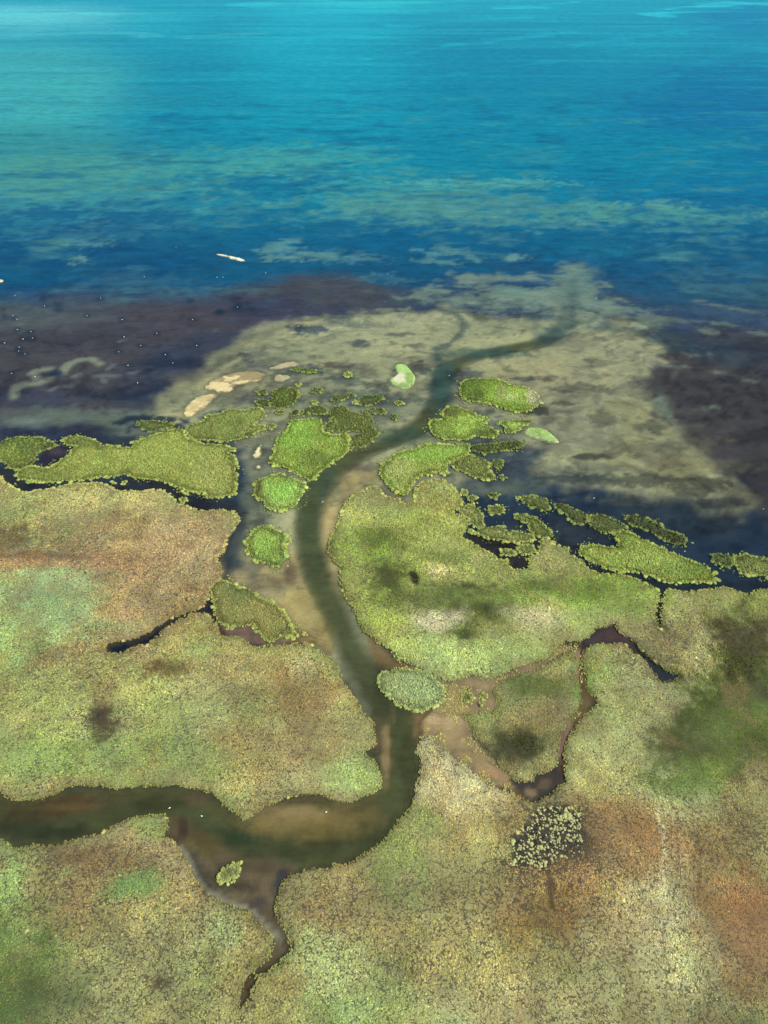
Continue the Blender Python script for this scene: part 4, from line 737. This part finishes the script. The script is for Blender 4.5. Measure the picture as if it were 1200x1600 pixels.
def grass(name, P, parent):
    """P: dict of arrays x y z r h which col -> one object of instanced tussocks"""
    n = len(P['x']); TOT[0] += n
    me = bpy.data.meshes.new(name); me.vertices.add(n)
    me.vertices.foreach_set('co', np.stack([P['x'], P['y'], P['z']], 1).astype(np.float32).ravel())
    a = me.attributes.new('which', 'INT', 'POINT'); a.data.foreach_set('value', P['which'].astype(np.int32))
    a = me.attributes.new('turn', 'FLOAT_VECTOR', 'POINT')
    tv = np.stack([rng.normal(0, .12, n), rng.normal(0, .12, n), rng.uniform(0, 6.283, n)], 1); a.data.foreach_set('vector', tv.astype(np.float32).ravel())
    a = me.attributes.new('size', 'FLOAT_VECTOR', 'POINT'); rr = P['r']
    a.data.foreach_set('vector', np.stack([rr * rng.uniform(.8, 1.25, n), rr * rng.uniform(.8, 1.25, n), P['h']], 1).astype(np.float32).ravel())
    a = me.attributes.new('cover', 'FLOAT_COLOR', 'POINT'); c = np.ones((n, 4), np.float32); c[:, :3] = np.clip(P['col'], 0, 1); a.data.foreach_set('color', c.ravel())
    me.materials.append(M_TUFT)
    o = link(name, me, parent, kind='stuff')
    md = o.modifiers.new('grass', 'NODES'); md.node_group = ng
    return o

# ------------------------------------------------------------------ building a piece of land
def edge_field(P, x, y, crinkle, cell):
    d = sdf(P, x, y)
    m = np.abs(d) < 3
    o = d.copy().astype(float)
    if m.any():
        wv = worley(x[m], y[m], cell)
        o[m] = d[m] + .8 * crinkle * (wv - .42) + .7 * crinkle * fbm(x[m], y[m], 2.8, 4, 21)
    return o
def top(x, y, hgt):
    return hgt * (.8 + .25 * fbm(x, y, 6, 4, 13)) + .05 * fbm(x, y, 1.2, 3, 14)
def land_piece(name, P, step, hgt, mat, colour, crinkle, cell, parent=None, **props):
    x0, y0 = P.min(0) - 1.2; x1, y1 = P.max(0) + 1.2
    xs = np.arange(x0, x1 + step, step); ys = np.arange(y0, y1 + step, step)
    X, Y = np.meshgrid(xs, ys); x, y = X.ravel(), Y.ravel()
    d = edge_field(P, x, y, crinkle, cell)
    rise = 1 - sst(-.7, .35, d)
    z = -.55 + rise * (.55 + top(x, y, hgt))
    i = np.arange(len(x)).reshape(X.shape)
    F = np.stack([i[:-1, :-1], i[:-1, 1:], i[1:, 1:], i[1:, :-1]], -1).reshape(-1, 4)
    keep = d[F].min(1) < .4
    F = F[keep]
    used = np.unique(F); mp = np.zeros(len(x), int); mp[used] = np.arange(len(used))
    F = mp[F]; x, y, z, d = x[used], y[used], z[used], d[used]
    ox, oy = P.mean(0)
    me = mesh_np(name, np.stack([x - ox, y - oy, z], 1), F, mat, [('cover', 'FLOAT_COLOR', np.clip(colour(x, y, d), 0, 1)), ('gap', 'FLOAT', np.clip(GAP(x, y), 0, 1))])
    o = link(name, me, parent, **props); o.location = (ox, oy, 0)
    return o, (ox, oy)
def jitter_points(P, s, extra=0):
    x0, y0 = P.min(0) - extra; x1, y1 = P.max(0) + extra
    X, Y = np.meshgrid(np.arange(x0, x1, s), np.arange(y0, y1, s))
    X = X.ravel() + rng.uniform(-.5, .5, X.size) * s * .95; Y = Y.ravel() + rng.uniform(-.5, .5, Y.size) * s * .95
    return X, Y
def in_view(x, y, pad=25):
    depth = y * cp_ + H * sp_
    v = 800 + FPX * (H * cp_ - y * sp_) / depth
    return (np.abs(x) < depth * 600 / FPX * 1.04 + pad * .35) & (v < 1700)
def vary(col, amt=.16, hue=.08):
    n = len(col); g = np.exp(rng.normal(0, amt, n))[:, None]
    hh = rng.normal(0, hue, n)
    return col * g * np.stack([1 + hh, np.ones(n), 1 - hh * .8], 1)
def rim_clumps(P, crinkle, cell, colf, rmul=1.0, inner=1.1):
    x0, y0 = P.min(0) - 2; x1, y1 = P.max(0) + 2
    I, J = np.meshgrid(np.arange(math.floor(x0 / cell), math.ceil(x1 / cell)), np.arange(math.floor(y0 / cell), math.ceil(y1 / cell)))
    x, y = feat(I.ravel(), J.ravel(), cell); d = sdf(P, x, y)
    k = (d < .12) & (d > -inner) & in_view(x, y)
    x, y, d = x[k], y[k], d[k]
    return x, y, d, colf(x, y, d)
def stack(*ds):
    return {k: np.concatenate([d[k] for d in ds]) for k in ds[0]}
def cat_col(x, y, d, col, rim, width=1.4, amt=1.0):
    w = amt * (1 - sst(0, width, -d))[:, None]
    return col * (1 - w) + w * rim

# ---- the three marshes
STRAW = lin('#b3b070')
def soil_of(x, y, d, c):
    g = GAP(x, y)[:, None]
    brown = lin('#5c4630')
    o = c * (.9 - .1 * g) + brown * .08
    w = sst(.42, .8, g); o = o * (1 - w) + w * lin('#1a1e26')
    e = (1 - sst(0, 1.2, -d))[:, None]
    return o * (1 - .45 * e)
for (P, key) in lands:
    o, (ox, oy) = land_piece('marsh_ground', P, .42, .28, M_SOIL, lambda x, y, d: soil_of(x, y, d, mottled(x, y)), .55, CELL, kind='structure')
    parts = []
    for (ya, yb, s) in ((0, 62, .24), (62, 85, .27), (85, 115, .32), (115, 230, .37)):
        x, y = jitter_points(P, s); k = (y >= ya) & (y < yb) & in_view(x, y); x, y = x[k], y[k]
        if not len(x): continue
        d = edge_field(P, x, y, .55, CELL); k = d < -.05; x, y, d = x[k], y[k], d[k]
        g = GAP(x, y)
        # wandering bare seams between the tussocks
        seam = np.abs(fbm(x, y, .95, 2, 51)) < .13 + .22 * g
        k = ~(seam & (rng.uniform(size=len(x)) < np.clip(.72 + g, 0, .95))) ; x, y, d, g = x[k], y[k], d[k], g[k]
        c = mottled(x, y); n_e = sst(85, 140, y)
        rimw = (.0 + .45 * n_e) * (1 - sst(.3, .9, -d)); darkw = .32 * np.maximum(sst(.5, .9, -d), 1 - n_e) * (1 - sst(1.0, 2.2, -d))  # darkw paints the shaded bank edge into the tussock colour
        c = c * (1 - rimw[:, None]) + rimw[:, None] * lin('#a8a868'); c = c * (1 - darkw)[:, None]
        c = vary(c, .15, .05)
        big = rng.uniform(size=len(x)) < sst(.62, .85, g); k = rng.uniform(size=len(x)) > .40 * sst(.5, .85, g); x, y, d, g, c = x[k], y[k], d[k], g[k], c[k]; big = big[k]
        r = s * (.55 + .16 * np.minimum(g, .6)) * np.exp(rng.normal(0, .22, len(x))) * np.where(big, rng.uniform(.8, 1.6, len(x)), 1)
        vr = fbm(x, y, 9, 4, 95); r = r * (1 + .18 * vr); c = c * (1 + .06 * vr)[:, None]; h = r * rng.uniform(.35, .9, len(x)) * (1 + .5 * np.clip(vr, -.6, 1))
        c = np.where(big[:, None], c * .4 + lin('#a8ac80') * .6, c)
        zz = top(x, y, .28) - .04
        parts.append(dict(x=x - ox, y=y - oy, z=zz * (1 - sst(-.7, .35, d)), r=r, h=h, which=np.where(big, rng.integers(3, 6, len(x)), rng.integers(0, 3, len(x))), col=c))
    x, y, d, c = rim_clumps(P, .55, CELL, lambda x, y, d: LC(x, y) * .75 + lin('#9aa05a') * .25, inner=1.3)
    nf = sst(75, 135, y); kk = (rng.uniform(size=len(x)) < .1 + .8 * nf) & (d < -.05); x, y, d, c, nf = x[kk], y[kk], d[kk], c[kk], nf[kk]
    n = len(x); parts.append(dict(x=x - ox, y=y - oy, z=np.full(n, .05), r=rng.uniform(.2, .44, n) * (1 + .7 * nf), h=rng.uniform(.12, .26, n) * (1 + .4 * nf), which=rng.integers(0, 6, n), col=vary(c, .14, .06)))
    gobj = grass('marsh_grass', stack(*parts), None); gobj.location = o.location

MUD = world_poly(px('E', [(100, 95), (330, 150), (440, 145), (640, 60), (690, 60), (700, 250), (660, 300), (500, 440), (470, 500), (420, 500), (300, 420), (200, 340), (240, 270), (270, 200)]))
x, y = jitter_points(MUD, .38); d = near_land(x, y, 3.0); m = (sdf(MUD, x, y) < 0) & (d > .1) & (fbm(x, y, 2.6, 4, 93) > -.02 + .2 * d) ; x, y = x[m], y[m]; n = len(x)
grass('sparse_grass', dict(x=x, y=y, z=np.full(n, .03), r=rng.uniform(.12, .26, n), h=rng.uniform(.08, .2, n), which=rng.integers(0, 3, n), col=vary(np.tile(lin('#98905c'), (n, 1)), .2, .08)), None)

# ---- islets
SPOT = {6: [(460, 680, 30, 26, '#7fa832', .8), (495, 720, 26, 14, '#62742e', .7), (470, 655, 40, 10, '#84b034', .6)], 25: [(440, 767, 26, 16, '#86b844', .9), (402, 770, 8, 20, '#55562f', .8)],
        26: [(413, 850, 18, 18, '#88ac40', .8)], 42: [(780, 612, 60, 16, '#8aaa30', .9), (735, 610, 24, 24, '#566b2a', .8), (748, 617, 8, 5, '#4d5a2c', .7), (783, 612, 8, 14, '#8d8a60', .6), (800, 620, 16, 8, '#a6b866', .8), (832, 618, 10, 16, '#b3b28c', 1), (845, 625, 8, 14, '#a8a888', 1), (735, 600, 50, 7, '#5f7a2c', .5)],
        43: [(735, 655, 24, 6, '#9cb848', .9), (720, 670, 18, 8, '#98b844', .7), (755, 676, 20, 5, '#55613a', .8), (705, 645, 14, 8, '#5a6636', .8)], 34: [(665, 710, 50, 12, '#7fa636', .8), (625, 735, 20, 20, '#a0a860', .7), (700, 702, 30, 8, '#86ac3c', .6)],
        44: [(810, 664, 22, 5, '#9cb650', .8), (815, 658, 22, 3, '#55603a', .8)], 50: [(1060, 885, 40, 12, '#6f8c34', .8), (1000, 870, 50, 14, '#93a648', .7), (1030, 880, 60, 20, '#98a84c', .5)], 1: [(250, 710, 70, 26, '#93a044', .7), (330, 740, 30, 30, '#979c50', .7), (80, 742, 40, 8, '#6d7a3a', .7), (120, 692, 30, 8, '#62703a', .8)],
        61: [(655, 1075, 40, 24, '#9fb27a', .7)], 28: [(400, 950, 30, 20, '#8c8a4a', .7), (370, 925, 30, 14, '#6f7a48', .7)], 0: [(15, 710, 20, 14, '#7b8a3c', .6)]}
for k, (pts, colr, label) in enumerate(ISL):
    P = isl_w[k]; base = lin(colr) * (.95 if np.mean(lin(colr)) > .14 else .86)
    area = .5 * abs(np.dot(P[:, 0], np.roll(P[:, 1], 1)) - np.dot(P[:, 1], np.roll(P[:, 0], 1)))
    small = area < 60; L = np.mean(base)
    rim = lin('#98a05e') if L > .13 else lin('#828c52')
    sp = Paint(lambda x, y, b=base: b[None] * (1 + .22 * fbm(x, y, 4, 3, 71))[:, None] * np.stack([1 + .1 * fbm(x, y, 3, 3, 72), np.ones(len(x)), np.ones(len(x))], 1))
    for s_ in SPOT.get(k, []): sp.blob(*s_[:6], soft=.6, amp=.35, sc=2)
    cr = .85 if area > 25 else .5; cell = (1.25 if area > 25 else .95) * (.72 if P[:, 1].mean() < 95 else 1)
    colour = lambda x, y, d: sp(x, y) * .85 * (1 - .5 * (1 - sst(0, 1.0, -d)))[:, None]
    near = P[:, 1].mean() < 110
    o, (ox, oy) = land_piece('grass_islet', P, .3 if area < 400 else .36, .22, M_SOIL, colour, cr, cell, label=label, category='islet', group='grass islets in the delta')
    x, y = jitter_points(P, .27 if near else .35); d = edge_field(P, x, y, cr, cell); m = d < -.1; x, y, d = x[m], y[m], d[m]
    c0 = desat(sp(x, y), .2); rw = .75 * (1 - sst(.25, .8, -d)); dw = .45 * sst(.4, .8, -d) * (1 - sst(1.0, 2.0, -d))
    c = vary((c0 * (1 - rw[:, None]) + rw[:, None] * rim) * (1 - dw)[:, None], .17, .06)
    dens = rng.uniform(size=len(x)) < (.55 if L < .13 else .85)
    x, y, d, c = x[dens], y[dens], d[dens], c[dens]; n = len(x)
    r = (.19 if near else .25) * np.exp(rng.normal(0, .25, n))
    A = dict(x=x - ox, y=y - oy, z=top(x, y, .22) - .04, r=r, h=r * rng.uniform(.7, 1.5, n), which=rng.integers(0, 3, n), col=c)
    x, y, d, c = rim_clumps(P, cr, cell * .85, lambda x, y, d: cat_col(x, y, d, desat(sp(x, y), .2), rim, 1.3, .6), inner=1.0 if not small else 9)
    n = len(x); B = dict(x=x - ox, y=y - oy, z=np.full(n, -.02), r=rng.uniform(.3, .62, n) * cell, h=rng.uniform(.14, .32, n), which=rng.integers(1, 6, n), col=vary(c, .15, .05))
    if area > 60 and L < .15:     # tussocks standing apart inside the darker islets
        x, y = jitter_points(P, 1.15); d = sdf(P, x, y); m = (d < -1) & (rng.uniform(size=len(x)) < .55); x, y, d = x[m], y[m], d[m]; n = len(x)
        if n: B = stack(B, dict(x=x - ox, y=y - oy, z=np.full(n, .1), r=rng.uniform(.28, .5, n), h=rng.uniform(.3, .55, n), which=rng.integers(3, 6, n), col=vary(sp(x, y) * 1.08, .2, .06)))
    # stray tussocks drowned just off the edge
    x, y = jitter_points(P, .8, 2.5); d = sdf(P, x, y) + .6 * fbm(x, y, 3, 3, 88); m = (d > .3) & (d < 1.7) & (fbm(x, y, 5, 2, 89 + k) > .25) & (rng.uniform(size=len(x)) < .5); x, y = x[m], y[m]; n = len(x)
    if n and area > 12: B = stack(B, dict(x=x - ox, y=y - oy, z=np.full(n, -.06), r=rng.uniform(.12, .34, n), h=rng.uniform(.12, .25, n), which=rng.integers(0, 4, n), col=vary(np.tile(rim * .75, (n, 1)), .15, .05)))
    grass('grass_cover', stack(A, B), o)

# ---- pale smooth islets with a sandy rim
for k, (pts, colr, label) in enumerate(PALE):
    P = pale_w[k]; sp = Paint(lambda x, y, b=lin(colr): b[None] * (1 + .28 * fbm(x, y, 2, 4, 73))[:, None])
    if k == 0: sp.blob(623, 590, 10, 9, '#b5b394', 1, .4, .3, 1); sp.blob(628, 575, 10, 6, '#96b068', .6)
    def colour(x, y, d, k=k):
        c = sp(x, y); w = (1 - sst(.1, .7, -d + .3 * fbm(x, y, 2, 2, 5)))[:, None] * (.9 if k else .5)
        return c * (1 - w) + w * lin('#b8b698')
    o, (ox, oy) = land_piece('turf_islet', P, .28, .2, M_TURF, colour, .6, 1.3, label=label, category='islet')
    x, y = jitter_points(P, .4); d = sdf(P, x, y); m = (d < -.4) & (fbm(x, y, 3, 3, 96) > -.1); x, y, d = x[m], y[m], d[m]; n = len(x)
    grass('grass_cover', dict(x=x - ox, y=y - oy, z=np.full(n, .12), r=rng.uniform(.1, .22, n), h=rng.uniform(.08, .18, n), which=rng.integers(0, 3, n), col=vary(sp(x, y) * 1.05, .12, .05)), o)

# ---- sandbars
for k, (pts, colr, label) in enumerate(SAND):
    P = sand_w[k]
    def colour(x, y, d, b=lin(colr), k=k):
        c = b[None] * (1 + .15 * fbm(x, y, 2.5, 4, 74))[:, None]
        if k in (1, 2, 0):
            w = sst(-.1, .35, fbm(x * .6, y, 3, 4, 75) - .12 * (y - y.mean()))[:, None] * .9; c = c * .8 * (1 - w) + w * lin('#c8b284')
        w = (.85 * (1 - sst(.0, 1.6 if k < 4 else .6, -d + .8 * fbm(x, y, 2, 3, 76))))[:, None]
        return c * (1 - w) + w * lin('#6f6650')
    o, _ = land_piece('sandbar', P, .28, .10 if k < 6 else .35, M_SAND, colour, 1.0 if k < 6 else .25, 2.3, label=label, category='sandbar', group='sandbars in the shallows')

# ---- white water birds
mW, t, N, Lk = nodes('white_feathers'); b = N('ShaderNodeBsdfPrincipled'); n_ = noise_(t, N('ShaderNodeNewGeometry').outputs['Position'], 20, 2)
b.inputs['Roughness'].default_value = .8; cm = N('ShaderNodeMix'); cm.data_type = 'RGBA'; cm.inputs[6].default_value = (.80, .80, .78, 1); cm.inputs[7].default_value = (.66, .66, .64, 1)
Lk(n_, cm.inputs[0]); Lk(cm.outputs[2], b.inputs['Base Color']); Lk(b.outputs[0], N('ShaderNodeOutputMaterial').inputs[0])
mO, t, N, Lk = nodes('beak_horn'); b = N('ShaderNodeBsdfPrincipled'); b.inputs['Base Color'].default_value = (.55, .25, .06, 1); Lk(b.outputs[0], N('ShaderNodeOutputMaterial').inputs[0])
def tube(path, radii, flat=1.0, n=10):
    V = []; T = []; path = [np.array(p, float) for p in path]
    for k, p in enumerate(path):
        a = path[max(k - 1, 0)]; c_ = path[min(k + 1, len(path) - 1)]; d = (c_ - a) / np.linalg.norm(c_ - a)
        side = np.array([0, 1.0, 0]); up = np.cross(d, side)
        for i in range(n):
            t_ = 2 * math.pi * i / n; V.append(p + radii[k] * (math.cos(t_) * side + math.sin(t_) * up * flat))
    m = len(path)
    for k in range(m - 1):
        for i in range(n):
            j = (i + 1) % n; T.append((k * n + i, k * n + j, (k + 1) * n + j, (k + 1) * n + i))
    return np.array(V), np.array(T)
bodyV, bodyT = tube([(-.62, 0, .30), (-.55, 0, .27), (-.35, 0, .20), (-.08, 0, .16), (.18, 0, .18), (.34, 0, .26), (.40, 0, .38), (.37, 0, .52), (.36, 0, .64), (.41, 0, .72), (.50, 0, .73), (.57, 0, .70), (.60, 0, .69)],
                    [.01, .07, .17, .23, .20, .12, .07, .052, .048, .07, .065, .04, .01], .85)
beakV, beakT = tube([(.58, 0, .70), (.64, 0, .685), (.70, 0, .67)], [.032, .022, .004], .6, 6)
wingV, wingT = tube([(.18, .15, .30), (.05, .19, .34), (-.2, .17, .35), (-.45, .08, .34), (-.66, .03, .35)], [.01, .09, .10, .07, .008], .45, 8)
me_body = mesh_np('body', bodyV, bodyT, mW); me_beak = mesh_np('beak', beakV, beakT, mO); me_wl = mesh_np('wing', wingV, wingT, mW)
wv2 = wingV.copy(); wv2[:, 1] *= -1; me_wr = mesh_np('wing', wv2, wingT[:, ::-1], mW)
BIRDS = [('R3', 825, 48, 'white bird alone in blue lake water, northwest of the thin cream sand bar'), ('R3', 676, 188, 'white bird in deep blue water, southwest of the thin cream sand bar'),
 ('R3', 1018, 190, 'white bird below the thin cream sand bar, left one of a close pair'), ('R3', 1046, 190, 'white bird below the thin cream sand bar, right one of a close pair'),
 ('R4', 345, 170, 'white bird alone in blue water southeast of the thin cream sand bar'), ('R4', 512, 120, 'white bird by the pale shoal patch east of the thin cream sand bar'),
 ('R3', 70, 276, 'white bird in blue water just below the small sand spit at the left edge'), ('R3', 472, 288, 'white bird at the blue edge of the violet mud, south of the pale underwater spot'),
 ('R3', 208, 325, 'white bird on the left of two dark pits on the grey northern mud edge'), ('R3', 62, 370, 'white bird in the big dark pit near the left edge, upper one of two'), ('R3', 80, 387, 'white bird in the big dark pit near the left edge, lower one of two'),
 ('R3', 82, 436, 'white bird on a dark pit directly below the big dark pit near the left edge'), ('R3', 145, 445, 'white bird on a small faint pit, right of the one below the big dark pit'),
 ('R3', 108, 480, 'white bird on a stretched dark double pit, left one of two'), ('R3', 153, 475, 'white bird on a stretched dark double pit, right one of two'), ('R3', 22, 498, 'white bird on the dark pit nearest the left edge of the photo'),
 ('R3', 90, 518, 'white bird on the large dark patch above the curved pale shoals, upper one'), ('R3', 88, 536, 'white bird on the large dark patch above the curved pale shoals, lower one'), ('R3', 118, 550, 'white bird just right of the large dark patch above the curved pale shoals'),
 ('R3', 408, 371, 'white bird on a lone dark pit in the violet mud north of the curved shoals'), ('R3', 573, 389, 'white bird on a lone dark pit in the centre of the northern violet mud'), ('R3', 582, 470, 'white bird on a dark pit beside a small pale streak'),
 ('R3', 735, 453, 'white bird on a dark pit in the middle of the violet mud'), ('R3', 903, 388, 'white bird on a dark pit in the violet mud directly north of the tan sandbars'), ('R3', 660, 510, 'white bird on a faint pit just southwest of the middle of the violet mud'),
 ('R3', 557, 540, 'white bird below the dark pit with a small pale streak'), ('R3', 775, 553, 'bright white bird with a tiny pit in the southern violet mud'), ('R3', 922, 510, 'white bird on a dark pit nearest the edge of the pale sand fan'),
 ('R3', 600, 603, 'white bird right of the longest curved pale shoal'), ('R3', 810, 592, 'white bird on a faint pit between the mud centre and the tan sandbar'), ('R3', 55, 641, 'white bird on a pit left of the round curved shoal'), ('R3', 645, 685, 'white bird in dark water above the small ringed islet'),
 ('R3', 165, 656, 'white bird resting on the round curved pale shoal'), ('R4', 213, 330, 'white bird on a pit in the northernmost violet mud, below the pale patch'), ('R4', 498, 420, 'white bird over the dark hollow on the northwest rim of the sand fan'),
 ('R5', 663, 193, 'white bird off the mouth of the channel beside the sandy plume'), ('R2', 448, 108, 'white bird on the channel edge between the pale green and lime green islets'), ('Q', 577, 337, 'white bird on the river where the channel curves past the diamond islet'),
 ('B', 548, 92, 'white bird on deep blue water north of the eastern islet chain'), ('B', 888, 292, 'white bird on the water off the large light green lens islet'), ('B', 1183, 133, 'white bird on dark water near the right edge of the photo'),
 ('F', 163, 256, 'white bird on the dark river near the south bank, left one of two'), ('F', 288, 288, 'white bird on the dark river upstream of the muddy pool, right one of two'), ('F', 775, 272, 'white bird on the sandy shallows inside the river bend')]
for k, (key, a, b_, label) in enumerate(BIRDS):
    (u, v), = px(key, [(a, b_)]); gx, gy = G(u, v)
    o = bpy.data.objects.new('water_bird', None); COL.objects.link(o); o.empty_display_size = .2
    o.location = (gx, gy, -.06); o.rotation_euler = (0, 0, float(rng.uniform(0, 6.283))); s = .40 if gy > 150 else .32; o.scale = (s, s, s)
    o['label'] = label; o['category'] = 'bird'; o['group'] = 'white birds on the water'
    link('body', me_body, o); link('beak', me_beak, o); link('wing', me_wl, o); link('wing', me_wr, o)
print('tussocks', TOT[0], 'tris', sum(sum(len(p.vertices) - 2 for p in m.polygons[:1]) * len(m.polygons) for m in bpy.data.meshes))
